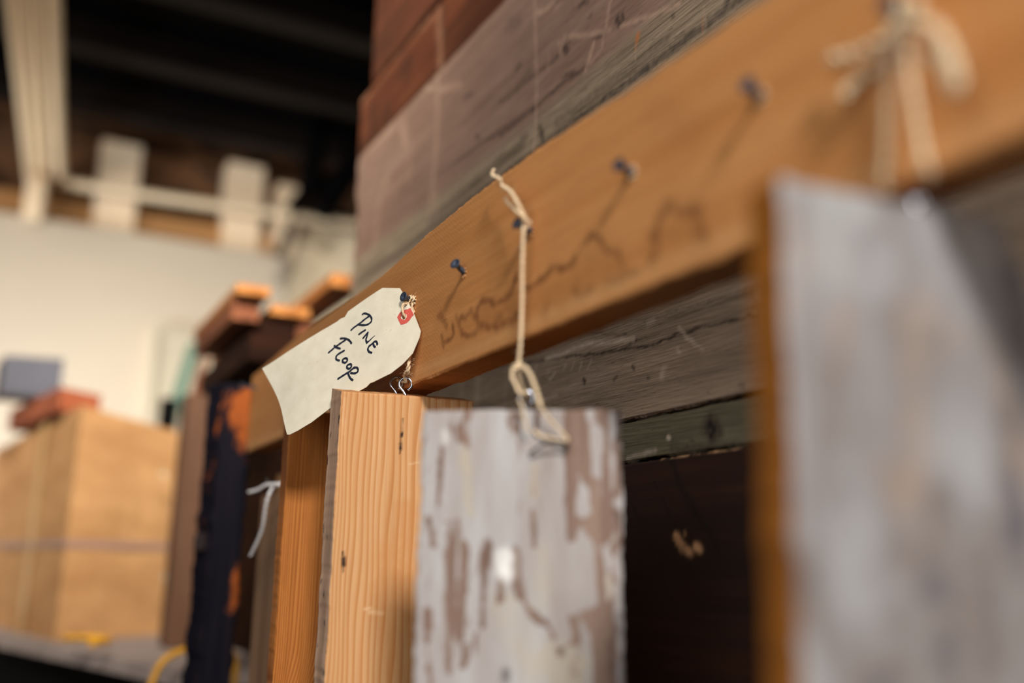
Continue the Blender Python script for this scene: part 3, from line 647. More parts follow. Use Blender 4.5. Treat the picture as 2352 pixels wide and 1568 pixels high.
# ================================================================ the hanging wood samples
def xz(P, e, pts):
    """pixels of the photograph -> the local x, z of an upright board whose face starts at P along e"""
    ex = Vector(e).normalized(); nrm = Vector((0, 0, 1)).cross(ex); out = []
    for u, v in pts:
        r = ray(u, v); d = (Vector(P)-Vector((0, 0, H))).dot(nrm)/r.dot(nrm); q = Vector((0, 0, H))+r*d-Vector(P)
        out.append((q.dot(ex), q.z))
    return out
UX = Vector((.46, .887, 0))
# --- pine floor board
Pp = onZ(784, 898, H+.13); Qp = onZ(1088, 920, H+.13); ep = Qp-Pp; Wp = ep.length; ep.normalize()
zp = lambda L: xz(Pp, ep, [(400+a/2.183, 850+b/2.183) for a, b in L])
def pine_phase(x, z_):
    u_ = x/Wp; zk = [0, -.05, -.10, -.135, -.165, -.20, -.235, -.27, -.32, -.6]; ck = [0, -.1, .5, .75, -.35, -.85, -.6, .2, .9, .4]
    c = np.interp(z_, zk, ck); kz = np.ones(9)/9
    c = .5*c + .25*np.interp(z_+.014, zk, ck) + .25*np.interp(z_-.014, zk, ck)
    s = x - .0105*c*np.clip(u_*1.45, 0, 1.2)**1.6 - .0006*np.sin(z_*60+x*120)-.012*np.clip(-z_-.1, 0, 1)*u_
    s = np.clip(s/Wp, -.1, 1.4)
    return 24*np.sign(s)*np.abs(s)**.82*(1-.22*np.clip(s, 0, 1)) + .22*np.sin(x*260+z_*14)
pine_st = [(zp([(850, 945), (852, 975)]), .0016, 1), (zp([(846, 910), (848, 1010)]), .0008, .6), (zp([(1141, 315), (1139, 330)]), .0012, 1), (zp([(1135, 365), (1135, 395)]), .0011, .9), (zp([(1146, 240), (1132, 420)]), .0006, .6)]
pine_pl = [(zp([(955, 1195), (985, 1192)]), .001, 1), (zp([(985, 1212), (1040, 1218)]), .0016, 1), (zp([(1175, 470), (1225, 462)]), .0006, .8), (zp([(855, 140), (850, 230), (852, 320)]), .0008, .5)]
pine_ht = [(zp([(1180, 900), (1140, 1100), (1200, 1300)]), .011, .8), (zp([(1170, 700), (1150, 900)]), .008, .7), (zp([(1050, 900), (1040, 1200), (1120, 1500)]), .008, .6)]
def pine_shape(fr, bk, W, Ht):
    m = bk[:, 2] > -.0012; bk[m, 2] += .0068
    # the groove side: face set in a touch along the left arris
    bk[:, 0] += -.0035*(bk[:, 0] < .001)
    bk[bk[:, 0] > W-.001, 0] -= .007
pine = board('pine_board', Pp, ep, Wp, .030, .62, .0013, [M['pine'], M['pine_edge'], M['pine_end'], M['pine_edge'], M['pine']], {'phase': pine_phase, 'stain': lambda x, z_: strokes(x, z_, pine_st, .0003), 'pale': lambda x, z_: strokes(x, z_, pine_pl, .0005), 'heart': lambda x, z_: strokes(x, z_, pine_ht, .004)}, shape=pine_shape, edge=.0008, jag=.0004)
tag(pine, 'pale new pine floor board with wavy growth rings, hanging under the handwritten tag', 'board')
back = Vector((0, 0, 1)).cross(ep)
eb = onZ(934, 907, H+.1315)+back*.003; e1 = None
def eye_at(base, R, r, parent, mat, ux=UX, rise=.0, flip=1):
    ux = Vector(ux).normalized(); uz = Vector((0, 0, 1)); base = Vector(base); c = base+uz*(rise+R*1.55)-ux*R*.1
    pts = [base-uz*.008, base, base+uz*rise*.7-ux*R*.12, c-uz*R*1.2-ux*R*.28*flip]
    for i in range(15):
        an = math.radians(222-i*(292/14)); pts.append(c+ux*flip*R*math.cos(an)+uz*R*math.sin(an))
    v, f = tube_data(crom(pts, 5), r, 10); return mesh_obj('eye_screw', v, f, mat, parent, base), c
_, c1 = eye_at(eb, .0050, .0011, pine, M['steel'], rise=.0015)
eb2 = onZ(919, 900, H+.1345)+back*.012
_, c2 = eye_at(eb2, .0050, .0011, pine, M['steel'], rise=.0015)
top1 = c1+Vector((0, 0, .0046)); tt = tagp(931, 830, -.004)
twine('twine', [[c2+Vector((0, 0, .0028)), c1+Vector((0, 0, .0022)), c1+Vector((.001, -.0022, .0068)), tt, sb.lerp(sh, .3)+Vector((0, .001, -.012)), sb.lerp(sh, .25)+Vector((0, 0, -.0025)), sb.lerp(sh, .22)+Vector((.0026, 0, .001)), sb.lerp(sh, .2)+Vector((0, 0, .003))],
                [c1+Vector((0, 0, .0015)), c1+Vector((-.002, .002, .009)), tagp(928, 836, -.006), sb.lerp(sh, .2)+Vector((0, .001, -.008))]], .0013, M['twine'], pine, fuzz=120)
# --- amber pine board behind it
Xb = -.872
Pb = onX(668, 938, Xb); eb_ = Vector((.03, 1, 0))
def amber_phase(x, z_):
    u_ = x
    a = 420*x + .5*np.sin(x*300+z_*9) + 1.1*np.sin(z_*11+.5)*x*20
    k_ = np.clip((-z_-.20)/.2, 0, 1); return a + k_*k_*(70*np.exp(-((x-.030)/.022)**2))
amber = board('pine_board', Pb, eb_, .088, .022, .62, .0012, [M['orange']]*5, {'phase': amber_phase}, edge=.0012)
tag(amber, 'amber-coloured pine board with tight dark vertical grain, partly in shadow behind the pale pine board', 'board')
hk = Pb+Vector((.0, .044, 0)); _, ca = eye_at(hk+Vector((-.011, 0, -.001)), .0045, .0008, amber, M['steel'], rise=.001)
twine('twine', [[ca+Vector((0, 0, .001)), ca+Vector((0, .002, .02)), Vector((ca.x, YR-.008, H+.200)), Vector((ca.x, YR-.006, H+.213)), Vector((ca.x+.003, YR-.005, H+.209))]], .0009, M['twine'], amber, fuzz=40)
screw((ca.x+.001, YR+.0004, H+.209), (0, -1, 0), .0125, rail)
# --- rough grey-brown board facing the room
Pg = onY(600, 1141, .276); Qg = onY(680, 1124, .276)
rough = board('rough_board', Pg, (1, 0, .0), .125, .022, .55, .002, [M['rough']]*5, edge=.003, jag=.002)
tag(rough, 'rough grey-brown weathered board with a white cord at its top, behind the amber board', 'board')
g0 = onY(662, 1128, .284); g0.z = Pg.z; _, cg = eye_at(g0, .006, .0011, rough, M['steel'], rise=.002)
kn = onY(655, 1112, .270)
twine('cord', [[onY(668, 1098, .272), kn, onY(640, 1111, .262), onY(612, 1113, .256), onY(592, 1124, .252), onY(572, 1130, .250)],
               [kn, onY(632, 1115, .262), onY(618, 1135, .256), onY(610, 1165, .254), onY(603, 1210, .254), onY(590, 1245, .252), onY(575, 1276, .250)],
               knot(kn, .0032, .0018, 3, (1, .2, .3)), [kn, onY(668, 1106, .28), cg+Vector((0, 0, .006)), Vector((cg.x, YR-.008, H+.19)), Vector((cg.x, YR-.006, H+.211))]], .0019, M['cord'], rough, fuzz=10)['label'] = 'white cotton cord with frayed loose ends'
screw((cg.x, YR+.0004, H+.209), (0, -1, 0), .0125, rail)
# --- small block behind
q0 = onY(634, 1090, .315); block = board('wood_sample', q0, (1, .1, 0), .07, .03, .45, .004, [M['pine_end']]*5, None, edge=.002)
tag(block, 'orange wood piece whose top just shows behind the knot of the white cord', 'board')
# --- chipped white board
Pw = onZ(972, 940, H+.09); Qw = onZ(1428, 941, H+.09); ew = Qw-Pw; Ww = ew.length; ew.normalize()
zw = lambda L: xz(Pw, ew, [(930+a/2.348, 900+b/2.348) for a, b in L])
k_ = .117/455/2.348                                   # metres per enlarged pixel
wb = [([(270, 180), (330, 300)], 35, .5), ([(190, 280), (200, 700)], 20, .5), ([(130, 680), (150, 820)], 20, .8), ([(320, 820), (300, 1330)], 16, .9), ([(430, 880), (415, 1260)], 15, .9), ([(385, 1300), (380, 1410)], 12, 1), ([(325, 1380), (320, 1480)], 14, .9),
      ([(115, 1200), (130, 1330)], 34, .85), ([(215, 700), (230, 1050), (235, 1500)], 30, .5), ([(465, 740), (440, 960)], 20, .7), ([(512, 1010), (517, 1130)], 18, .8), ([(595, 850), (620, 1110)], 28, .8), ([(692, 640), (698, 830)], 14, .9), ([(640, 1130), (690, 1210), (780, 1260), (830, 1390), (900, 1350)], 16, .7),
      ([(800, 1200), (830, 1400)], 14, .5), ([(900, 1210), (920, 1330)], 28, .7), ([(960, 1150), (1060, 1300), (1080, 1600)], 55, .8), ([(895, 400), (905, 790)], 26, .9), ([(930, 120), (960, 400)], 60, .6), ([(970, 700), (1080, 760)], 45, .8), ([(1070, 90), (1085, 700)], 32, .9), ([(1020, 470), (1040, 650)], 30, .8),
      ([(1130, 90), (1135, 800)], 24, .7), ([(1140, 800), (1130, 1600)], 26, .75), ([(600, 120), (600, 200)], 22, .5), ([(700, 420), (700, 560)], 14, .5), ([(580, 160), (640, 300)], 25, .25), ([(720, 100), (715, 220)], 10, .8), ([(120, 1400), (150, 1600)], 25, .5), ([(0, -50), (1200, -50)], 12, 0), ([(1040, 900), (1060, 1100)], 16, .6)]
wneg = [([(60, 150), (60, 1600)], 22, 1), ([(450, 200), (480, 700)], 70, 1), ([(780, 420), (790, 1100)], 60, 1), ([(920, 870), (950, 1120)], 60, 1), ([(1040, 220), (1030, 420)], 28, 1), ([(970, 540), (975, 640)], 30, 1), ([(560, 1250), (620, 1500)], 90, 1), ([(1155, 830), (1160, 1150)], 14, .8), ([(1100, 1000), (1105, 1110)], 12, .8), ([(1150, 560), (1155, 620)], 14, .7), ([(250, 420), (260, 650)], 25, .7), ([(380, 1020), (370, 1200)], 22, .9), ([(300, 300), (340, 420)], 25, .8), ([(830, 1280), (850, 1370)], 22, .7)]
cvt = lambda L: [(zw(a), b_*k_, c_) for a, b_, c_ in L]
wb_, wn_ = cvt(wb), cvt(wneg)
wcream = cvt([([(320, 310), (350, 650)], 22, .8), ([(540, 1150), (600, 1300), (700, 1500)], 70, .5), ([(800, 1450), (900, 1500)], 90, .9), ([(740, 850), (740, 1150)], 40, .4), ([(700, 400), (700, 560)], 16, .7), ([(1100, 1000), (1105, 1110)], 12, 1)])
wst = cvt([([(545, 1520), (548, 1545)], 24, .9), ([(700, 700), (700, 830)], 8, .4), ([(1150, 100), (1150, 250)], 20, .8), ([(1140, 640), (1150, 700)], 14, .7), ([(1145, 1200), (1140, 1330)], 16, .6), ([(1110, 1350), (1110, 1500)], 14, .5), ([(840, 1390), (850, 1420)], 18, .5), ([(625, 90), (630, 140)], 14, .8)])
wpl = cvt([([(545, 890), (545, 975)], 42, 1), ([(215, 220), (220, 260)], 18, .5)])
white = board('painted_board', Pw, ew, Ww, .022, .5, .0016, [M['white_paint'], M['brown_edge'], M['brown_edge'], M['brown_edge'], M['brown_edge']],
              {'bare': lambda x, z_: strokes(x, z_, wb_, .0012)-.8*strokes(x, z_, wn_, .001), 'cream': lambda x, z_: strokes(x, z_, wcream, .002), 'stain': lambda x, z_: strokes(x, z_, wst, .001), 'pale': lambda x, z_: strokes(x, z_, wpl, .0008)}, edge=.0016, jag=.0006)
tag(white, 'board with chipped white paint over brown wood, hung on one taut jute string', 'board')
bw = Vector((0, 0, 1)).cross(ew)
wb0, wh0 = SC['white']; hang = wb0.lerp(wh0, .55)
kx = onY(1190, 843, hang.y); ebw = onY(1211, 938, hang.y+.004); ebw.z = Pw.z
_, cw = eye_at(ebw, .0042, .0009, white, M['steel'], rise=.004)
fy = lambda u, v, o_=0: onY(u, v, hang.y+o_)
twine('twine', [[fy(1134, 388, -.003), fy(1132, 402, -.004), fy(1148, 410, -.006), fy(1152, 424, -.004), fy(1172, 438, -.006), fy(1185, 458, -.008), fy(1196, 480, -.006), fy(1207, 503, -.002)],
                [fy(1160, 455, -.002), fy(1172, 470, -.005), fy(1190, 487, -.007), fy(1207, 503, -.002)],
                [fy(1207, 505, -.004), hang+Vector((.0025, 0, .0025)), hang+Vector((.001, .004, .0035)), hang+Vector((-.002, .003, -.002)), fy(1203, 522, -.003), fy(1200, 600, -.002), fy(1199, 700, 0), fy(1196, 780, 0), fy(1192, 838, 0), fy(1196, 880, 0), fy(1206, 905, .002), cw+Vector((0, 0, .004))],
                knot(hang+Vector((.001, 0, .001)), .0030, .0012, 2, (0, 1, 0), 3),
                [fy(1194, 842, -.001), fy(1205, 843, -.003), fy(1216, 856, -.004), fy(1228, 885, -.003), fy(1240, 925, -.004), fy(1243, 938, -.006)],
                [fy(1194, 842, -.001), fy(1180, 848, -.004), fy(1176, 862, -.005), fy(1183, 880, -.004), fy(1196, 905, -.002), cw+Vector((0, 0, .003))],
                knot(kx+Vector((0, 0, 0)), .0026, .0012, 2, (0, 0, 1), 5)], .00125, M['twine'], white, fuzz=70)['label'] = 'jute string tied round the screw, with frayed ends'
fw = lambda u, v, off: (lambda q: Vector(Pw)+ew*q[0]+Vector((0, 0, q[1]))-bw*off)(xz(Pw, ew, [(u, v)])[0])
twine('twine_end', [[fw(1196, 925, .012), fw(1203, 940, .011), fw(1207, 965, .010), fw(1211, 985, .008), fw(1215, 998, .006)], [fw(1240, 935, .010), fw(1262, 965, .009), fw(1290, 995, .006), fw(1302, 1008, .005), fw(1300, 1016, .005), fw(1265, 1008, .004), fw(1238, 1000, .002), fw(1228, 990, .001)]], .0009, M['twine'], white, fuzz=70)
tube('bent_nail', [fw(1214, 1035, -.004), fw(1219, 1041, .002), fw(1232, 1034, .006), fw(1255, 1022, .008), fw(1275, 1018, .009), fw(1296, 1020, .008), fw(1304, 1028, .006), fw(1300, 1036, .002), fw(1298, 1040, -.003)], .00075, M['nail'], white)
# --- big grey washed board in front
Pk = onZ(1794, 405, H+.13); Qk = onZ(2300, 509, H+.13); ek = Qk-Pk; ek.normalize(); Wk = .125
zk_ = lambda pts: xz(Pk, ek, pts)
bb = [(zk_([(2050, 1100), (2060, 1400)]), .008, .3), (zk_([(2170, 1150), (2150, 1340)]), .009, .35), (zk_([(1850, 1330), (1870, 1420)]), .008, .35), (zk_([(1970, 1480), (2020, 1568)]), .01, .4), (zk_([(2250, 1240), (2260, 1500)]), .01, .3), (zk_([(2320, 950), (2330, 1300)]), .006, .45),
      (zk_([(1845, 460), (1835, 560)]), .004, .3), (zk_([(1990, 560), (2000, 600)]), .006, .15), (zk_([(2200, 1500), (2230, 1568)]), .01, .35), (zk_([(2120, 720), (2250, 760)]), .02, .12), (zk_([(1880, 900), (1960, 1050)]), .02, .15), (zk_([(2330, 620), (2345, 800)]), .007, .4)]
bn = [(zk_([(1900, 480), (1960, 470)]), .01, .35), (zk_([(1840, 560), (1930, 590)]), .012, .35), (zk_([(2030, 600), (2010, 640)]), .008, .35), (zk_([(2220, 600), (2240, 700)]), .008, .25), (zk_([(2170, 1040), (2260, 1060)]), .012, .2), (zk_([(1970, 1220), (1960, 1280)]), .008, .25), (zk_([(1980, 1400), (1990, 1460)]), .01, .3), (zk_([(1830, 1480), (1840, 1568)]), .008, .3), (zk_([(2060, 1360), (2080, 1400)]), .007, .3), (zk_([(1810, 420), (1812, 1500)]), .0025, .3)]
def notch(fr, bk, W, Ht):
    # the top right corner is broken away
    (ax_, az_), (bx_, bz_) = zk_([(2296, 505), (2400, 770)])
    for a in (fr, bk):
        lim = np.where(a[:, 0] > ax_, az_+(a[:, 0]-ax_)*(bz_-az_)/(bx_-ax_), 1)
        a[:, 2] = np.where(a[:, 2] > lim, lim+(a[:, 2]-lim)*0.02, a[:, 2])
big = board('painted_board', Pk, ek, Wk, .0185, .5, .0016, [M['big_paint'], M['tan_edge'], M['tan_edge'], M['tan_edge'], M['tan_edge']], {'bare': lambda x, z_: strokes(x, z_, bb, .003)-strokes(x, z_, bn, .003)+.28+.10*np.clip((-z_)/.22, 0, 1)}, shape=notch, edge=.0015)
tag(big, 'large blurred board with grey-white washed paint and tan edge, nearest on the right', 'board')
bk_ = Vector((0, 0, 1)).cross(ek)
yk = .262
gk = lambda u, v, o_=0: onY(u, v, yk+o_)
r1_ = onX(2105, 427, Pk.x-.007); r2_ = onX(2145, 452, Pk.x-.004)      # where the two ring eyes sit above the top edge
k1 = Vector((r1_.x, r1_.y, Pk.z+.0005)); k2 = Vector((r2_.x, r2_.y, Pk.z+.0005))
_, cA = eye_at(k1, .0046, .0017, big, M['bright_steel'], rise=r1_.z-k1.z-.0071); _, cB = eye_at(k2, .0046, .0017, big, M['bright_steel'], rise=r2_.z-k2.z-.0071)
nb, nh = SC['near']; hn = nb.lerp(nh, .5)
kk = gk(2068, 45)
Yn = hn.y
gn = lambda u, v, o_=0: onY(u, v, Yn+o_)
twine('twine', [[hn+Vector((0, 0, .003)), gn(2062, 60), gn(2046, 120), gn(2040, 220), gn(2036, 330), gn(2032, 440, .004), cA+Vector((0, 0, .002))],
                [hn+Vector((0, 0, .003)), gn(2075, 60, -.002), gn(2085, 140, -.002), gn(2100, 240, -.002), gn(2115, 330, 0), gn(2132, 400, .004), cB+Vector((0, 0, .003))],
                knot(gn(2068, 75), .0032, .0015, 3, (0, 0, 1), 9), knot(hn, .003, .0013, 2, (0, 1, 0), 4)], .00165, M['twine'], big, fuzz=60)
twine('twine_bow', [[gn(2068, 70, -.003), gn(2090, 45, -.006), gn(2110, 20, -.009), gn(2095, 5, -.008), gn(2080, 30, -.005)],
                [gn(2080, 60, -.004), gn(2120, 55, -.01), gn(2160, 75, -.014), gn(2185, 130, -.016), gn(2198, 185, -.016), gn(2190, 205, -.015), gn(2170, 150, -.015), gn(2140, 118, -.012), gn(2125, 130, -.01)],
                [gn(2062, 65, -.002), gn(2030, 90, -.004), gn(1995, 110, -.004), gn(1950, 128, -.003), gn(1905, 135, -.001)],
                [gn(2050, 100, 0), gn(2010, 150, .002), gn(1965, 190, 0), gn(1935, 222, -.003)]], .0021, M['twine'], big, fuzz=90)['label'] = 'loose looped ends of the jute string'

# ================================================================ rack at the far end
def rot_z(a, p): return Matrix.Translation(Vector(p)) @ Matrix.Rotation(a, 4, 'Z')
# dark chamfered post
Pq = onX(515, 880, -1.36); Qq = onX(585, 880, -1.36)
Wq = (Qq-Pq).length
post = board('timber_post', Pq, (0, 1, 0), Wq, .035, 1.2, .004, [M['post'], M['bevel'], M['post'], M['post'], M['post']],
             {'bare': lambda x, z_: strokes(x, z_, [([(.030, -.02), (.034, -.06)], .024, .34), ([(.04, -.09), (.045, -.16)], .007, .2), ([(.040, -.24), (.036, -.30)], .009, .24)], .004)},
             shape=lambda fr, bk, W, Ht: bk.__setitem__((bk[:, 0] < .007, 0), bk[bk[:, 0] < .007, 0]-.014), edge=.003, jag=.002)
tag(post, 'dark chamfered timber post with flaking blue-black paint over orange wood, at the rail end', 'post')
box('bolt_head', onX(457, 1245, -1.375)+Vector((-.006, -.006, -.012)), onX(457, 1245, -1.375)+Vector((.006, .010, .012)), M['nail'], post, .003)
c = onX(500, 870, -1.75)
lp = box('wooden_post', (-2.12, .318, H-.164), (-2.05, .40, H+.334), M['lightpost'], bevel=.004)
tag(lp, 'mid-brown upright post standing behind the dark chamfered post', 'post')
cb = box('cross_bar', (-2.12, .352, H+.336), (-1.66, .45, H+.385), M['lumber_dark'], bevel=.003)
tag(cb, 'dark brown cross bar carrying the stacked lumber', 'bar')
# stacked lumber
def lumber(X0, X1, y0, y1, z0, z1, mat, lab, rz=0):
    o = box('lumber_plank', (X0, y0, z0), (X1, y1, z1), mat, bevel=.002, mw=None); o.rotation_euler.z = rz; return tag(o, lab, 'plank')
a = onX(545, 690, -1.75)
lumber(-2.12, -1.75, .335, .385, H+.425, H+.465, M['lumber_red'], 'reddish brown plank at the left of the lumber stack')
lumber(-2.2, -1.76, .390, .455, H+.40, H+.435, M['lumber_dark'], 'dark brown plank in the lowest layer of the lumber stack')
lumber(-2.15, -1.72, .335, .395, H+.467, H+.485, M['lumber'], 'orange plank with a lit end, topmost at the left of the lumber stack')
lumber(-2.3, -1.74, .402, .475, H+.442, H+.460, M['lumber'], 'orange plank with a lit end, right of the notch in the lumber stack')
lumber(-2.3, -1.76, .46, .52, H+.40, H+.436, M['lumber_red'], 'reddish brown plank under the right side of the lumber stack')
lumber(-2.6, -1.70, .50, .56, H+.50, H+.525, M['lumber'], 'long orange plank raised highest, nearest the timber wall')
# green strip and its neighbours
g1 = onX(452, 795, -2.75); g2 = onX(392, 975, -2.75)
def bar(name, a, b, wx, wy, mat, lab, cat):
    a = Vector(a); b = Vector(b); d = (a-b); L = d.length; q = d.to_track_quat('Z', 'Y').to_matrix().to_4x4()
    v, f = [], []; box_bm(v, f, (-wx/2, -wy/2, 0), (wx/2, wy/2, L)); me = bpy.data.meshes.new(name); me.from_pydata(v, [], f); me.update()
    o = link(name, me, mat); setmw(o, Matrix.Translation(b) @ q); m_ = o.modifiers.new('bevel', 'BEVEL'); m_.width = .002
    return tag(o, lab, cat)

# shelf, boxes
A0 = onX(-60, 1446, -1.99); 
sh0 = onZ(-40, 1452, H-.165); sh1 = onZ(430, 1545, H-.165)
es = (sh1-sh0).normalized(); ds = Vector((0, 0, 1)).cross(es)
def slab(name, pts, n_, th, mat, par):
    v = [tuple(p) for p in pts]+[tuple(Vector(p)+Vector(n_)*th) for p in pts]; m = len(pts)
    f = [list(range(m)), list(range(2*m-1, m-1, -1))]+[[i, i+m, (i+1) % m+m, (i+1) % m] for i in range(m)]
    return mesh_obj(name, v, f, mat, par, smooth=False)
sl = sh0-es*1.0; sr = sh1-es*.02
shelf = slab('shelf_board', [sl, Vector((sl.x, .445, H-.165)), Vector((sr.x, .445, H-.165)), sr], (0, 0, -1), .024, M['shelf'], None)
tag(shelf, 'grey-brown shelf board carrying the cardboard boxes, lower left', 'shelf')
fp = [sh0-es*.95+ds*.03, sr-es*.04+ds*.03]
slab('shade_panel', [fp[0]+Vector((0, 0, -.025)), fp[1]+Vector((0, 0, -.025)), Vector((fp[1].x, fp[1].y, .005)), Vector((fp[0].x, fp[0].y, .005))], ds, .015, M['black'], shelf)  # added black sheet standing in for the dark under the shelf
for q in (sl+es*.1+ds*.08, Vector((sl.x+.05, .40, 0)), Vector((sr.x-.06, .41, 0))):
    box('shelf_leg', (q.x-.02, q.y-.02, .002), (q.x+.02, q.y+.02, H-.190), M['black'], shelf, .002)
zs = H-.165
c0 = onZ(125, 1472, zs+.0008)                       # near bottom corner of the big box
c1_ = onZ(405, 1455, zs+.0008); c2_ = onZ(-60, 1424, zs+.0008)
hb = onD(190, 932, 0); 
ht = .475
f1 = (c1_-c0); f1.z = 0; w1 = f1.length; f1.normalize(); f2 = (c2_-c0); f2.z = 0; f2.normalize()
wL = .84
def quadbox(name, c, ea, wa, eb_, wb_, h, mat, dz=(0, 0, 0, 0), bulge=0):
    """upright box from a corner along two level edges, with its own sagging top corners"""
    v = []; c = Vector(c); ea = Vector(ea); eb_ = Vector(eb_); n = 9
    f = []
    P4 = [c, c+ea*wa, c+ea*wa+eb_*wb_, c+eb_*wb_]
    def grid(p, q, za, zb, out):
        nonlocal v, f
        b0 = len(v)
        for j in range(n+1):
            for i in range(n+1):
                s, t = i/n, j/n; pt = p.lerp(q, s)+Vector((0, 0, (h+za*(1-s)+zb*s)*t)); bl = bulge*math.sin(PI*s)*math.sin(PI*t)*(1+.3*math.sin(s*9)); v.append(tuple(pt+out*bl))
        for j in range(n):
            for i in range(n): k0 = b0+j*(n+1)+i; f.append([k0, k0+1, k0+n+2, k0+n+1])
    outs = [-eb_, ea, eb_, -ea]
    for k in range(4): grid(P4[k], P4[(k+1) % 4], dz[k], dz[(k+1) % 4], outs[k].normalized())
    b0 = len(v); v += [tuple(p+Vector((0, 0, h+z0))) for p, z0 in zip(P4, dz)]+[tuple(p) for p in P4]; f += [[b0, b0+1, b0+2, b0+3], [b0+7, b0+6, b0+5, b0+4]]
    return mesh_obj(name, v, f, mat, None, c, smooth=False)
bx = quadbox('cardboard_box', c0, f1, w1, f2, wL, ht, M['card'], (0.012, -.016, 0, -.02), .008)
tag(bx, 'large tan cardboard box with a strap around it, on the shelf at lower left', 'box')
# strap, tape
def band(name, z0, z1, off, mat, par):
    v, f = [], []; cc = c0-f1*off-f2*off; q = [cc, c0+f1*(w1+off)-f2*off, c0+f1*(w1+off)+f2*(wL+off), c0-f1*off+f2*(wL+off)]
    for k in range(4):
        a, b = q[k], q[(k+1) % 4]; n0 = len(v)
        for s in range(9):
            p = a.lerp(b, s/8); bl = (-(f2) if k == 0 else f1 if k == 1 else f2 if k == 2 else -f1)*(.008*math.sin(PI*s/8)); v += [tuple(p+bl+Vector((0, 0, z0))), tuple(p+bl+Vector((0, 0, z1)))]
        for s in range(8): f.append([n0+2*s, n0+2*s+2, n0+2*s+3, n0+2*s+1])
    o = mesh_obj(name, v, f, mat, par, smooth=False); sd = o.modifiers.new('thick', 'SOLIDIFY'); sd.thickness = .001; return o
band('strap', .188, .203, .003, M['strap'], bx)['label'] = 'grey-brown packing strap'
tp = c0+f2*(.24); v = []; 
tn = -f1
pa = [tp+tn*.0025, tp+f2*.05+tn*.0025, tp+f2*.05+tn*.0025+Vector((0, 0, ht)), tp+tn*.0025+Vector((0, 0, ht))]
slab('packing_tape', [p+tn*.006 for p in pa], tn, .001, M['tape'], bx)['label'] = 'olive brown packing tape'
# pale patches of the box front
for uu, vv, s_ in ((372, 1090, .014), (380, 1325, .02), (385, 1410, .012)):
    s1 = (lambda r_: (c0-Vector((0, 0, H))).dot(f2)/r_.dot(f2))(ray(uu, vv)); pc = Vector((0, 0, H))+ray(uu, vv)*s1-f2*.0085
    slab('pale_patch', [pc+f1*s_*a+Vector((0, 0, s_*b*.8)) for a, b in ((-.5, -.5), (.5, -.4), (.45, .5), (-.5, .45))], -f2, .0012, M['panel'], bx)
ztop = zs+ht
rb = quadbox('cardboard_carton', c0+f2*.12-f1*.02+Vector((0, 0, ht+.013)), f1, .105, f2, .5, .052, M['red'], (.0, -.003, 0, .004))
tag(rb, 'flat faded red-brown carton lying on top of the large cardboard box', 'box')
gb = quadbox('grey_box', Vector((-2.60, -.022, ztop+.071)), Vector((-.05, 1, 0)).normalized(), .128, Vector((-1, -.12, 0)).normalized(), .14, .098, M['greybox'], (-.006, 0, 0, -.006))
tag(gb, 'small dark blue-grey box standing on the flat red-brown carton', 'box')
sa, sb2 = onX(447, 792, -3.25), onX(386, 985, -3.25); sb2 = sb2+(sb2-sa)*((sb2.z-zs-.001)/(sa.z-sb2.z))
bar('wooden_strip', sa, sb2, .042, .034, M['green'], 'green painted strip leaning against the far end of the rack', 'strip')
sa, sb2 = onX(474, 800, -3.32), onX(425, 985, -3.32); sb2 = sb2+(sb2-sa)*((sb2.z-zs-.001)/(sa.z-sb2.z))
bar('wooden_strip', sa, sb2, .02, .024, M['lumber_red'], 'thin brown strip leaning just right of the green strip', 'strip')
k1_ = onX(372, 912, -3.05); k2_ = onX(412, 912, -3.05)
box_ = box('black_box', (-3.09, k1_.y, zs+.001), (-3.05, k2_.y, k1_.z), M['black'], bevel=.003); tag(box_, 'narrow black box showing just above the cardboard box, by the green strip', 'box')
# yellow cable hanging at the shelf end
cab = tube('power_cable', [onX(150, 1466, -1.98), onX(200, 1462, -1.96)+Vector((.03, 0, 0)), onX(250, 1470, -1.90), onX(210, 1478, -1.84)], .006, M['yellow']); tag(cab, 'short orange-yellow cord curled on the shelf in front of the cardboard box', 'cord')
cab = tube('power_cable', [onX(300, 1760, -1.55), onX(335, 1620, -1.55), onX(352, 1560, -1.55), onX(378, 1515, -1.55), onX(430, 1490, -1.56), onX(500, 1480, -1.58), onX(540, 1520, -1.58), onX(530, 1640, -1.58)], .005, M['yellow']); tag(cab, 'yellow cable looping below the shelf edge behind the dark post', 'cable')
# notice board on the far wall
pn = box('notice_board', (-4.45, .53, H+.60), (-4.42, .78, H+.985), M['panel'], bevel=.004)
tag(pn, 'off-white rectangular panel fixed to the far wall', 'panel')
fy0, fy1, fz0, fz1 = .52, .79, H+.59, H+.995
for a, b in (((-4.45, fy0, fz1-.02), (-4.405, fy1, fz1)), ((-4.45, fy0, fz0), (-4.405, fy1, fz0+.02)), ((-4.45, fy0, fz0+.02), (-4.405, fy0+.02, fz1-.02)), ((-4.45, fy1-.02, fz0+.02), (-4.405, fy1, fz1-.02))):
    box('frame_rail', a, b, M['panel'], pn, .002)
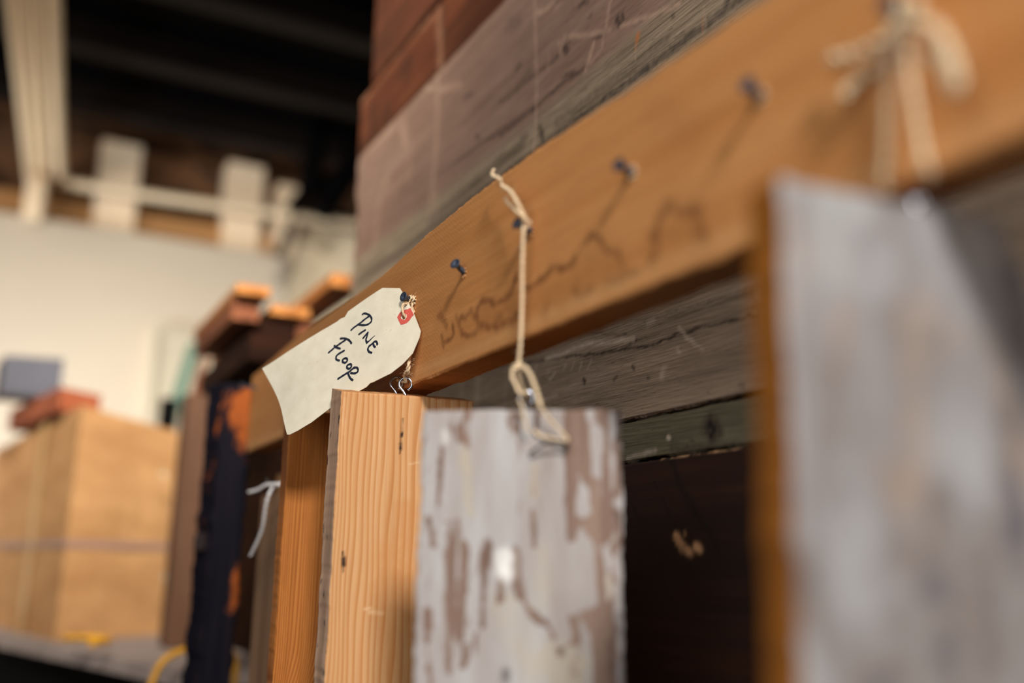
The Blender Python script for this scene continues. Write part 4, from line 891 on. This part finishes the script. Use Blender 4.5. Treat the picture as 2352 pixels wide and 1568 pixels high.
# conduits under the ceiling
zc = H+1.60
def pipe(u0, u1, zc_, r, extra=None, lab=''):
    a = onZ(u0, -60, zc_); b = onZ(u1, 425, zc_)
    d = (a-b); a = b+d*1.6
    b = b+(b-a).normalized()*0
    pts = [a, a.lerp(b, .5), b.lerp(a, .06)]+([b] if not extra else [])+(extra or [])
    o = tube('conduit_pipe', pts, r, M['pipe'], n=8, sides=14); return tag(o, lab, 'pipe')
rb_ = onZ(148, 425, zc)
pipe(18, 70, zc, .0172, lab='leftmost cream pipe of the overhead bundle at upper left')
pipe(50, 90, zc, .0172, lab='second cream pipe from the left in the overhead bundle')
pipe(84, 110, zc, .0172, lab='third cream pipe from the left in the overhead bundle')
p9 = onX(780, 512, -4.40)
pipe(122, 141, zc, .022, [onX(156, 418, -4.415), onX(178, 424, -4.425), onX(400, 458, -4.43), onX(640, 492, -4.43), onX(800, 514, -4.43), onX(1000, 542, -4.43)], lab='cream pipe that bends at the far wall and runs along it to the right')
jb = box('junction_box', onX(50, 505, -4.44)+Vector((-.03, 0, 0)), onX(112, 418, -4.40)+Vector((.06, 0, 0)), M['trim'], bevel=.01); tag(jb, 'cream junction box on the far wall where the overhead pipes end', 'box')
box('box_cover', onX(60, 498, -4.34), onX(104, 424, -4.33), M['pipe'], jb, .004)
# black steel bracket
br = thing = bpy.data.objects.new('steel_bracket', None); C.objects.link(br); setmw(br, Matrix.Translation(onX(690, 490, -4.1)))
tag(br, 'black steel roof bracket in front of the far corner, ending in small hooks', 'bracket')
def brk(pts, r, nm):
    tube(nm, pts, r, M['black'], br, n=6, sides=8)
BX = -4.1
brk([onX(735, 490, BX), onX(765, 450, BX), onX(812, 380, BX), onX(880, 280, BX)], .055, 'diagonal_brace')
brk([onX(672, 482, BX), onX(690, 455, BX), onX(720, 430, BX), onX(780, 400, BX)], .032, 'hooked_arm')
brk([onX(708, 440, BX), onX(722, 350, BX), onX(735, 240, BX)], .05, 'hanger')
brk([onX(633, 585, BX), onX(645, 575, BX), onX(655, 545, BX), onX(664, 522, BX)], .020, 'lower_hook')
brk([onX(664, 522, BX), onX(676, 490, BX-.02), onX(672, 480, BX)], .008, 'link_rod')

# ================================================================ groups of like things
for o in list(C.objects):
    if o.parent is None:
        n = o.name.split('.')[0]
        g = {'lumber_plank': 'lumber planks stacked on the rack', 'conduit_pipe': 'cream pipes under the ceiling', 'timber_plank': 'red-brown planks over the grey-brown timber',
             'timber_beam': 'weathered beams of the timber wall', 'wooden_strip': 'thin strips leaning behind the cardboard box', 'pine_board': 'wood samples hanging from the rail',
             'painted_board': 'wood samples hanging from the rail', 'rough_board': 'wood samples hanging from the rail'}.get(n)
        if g: o['group'] = g
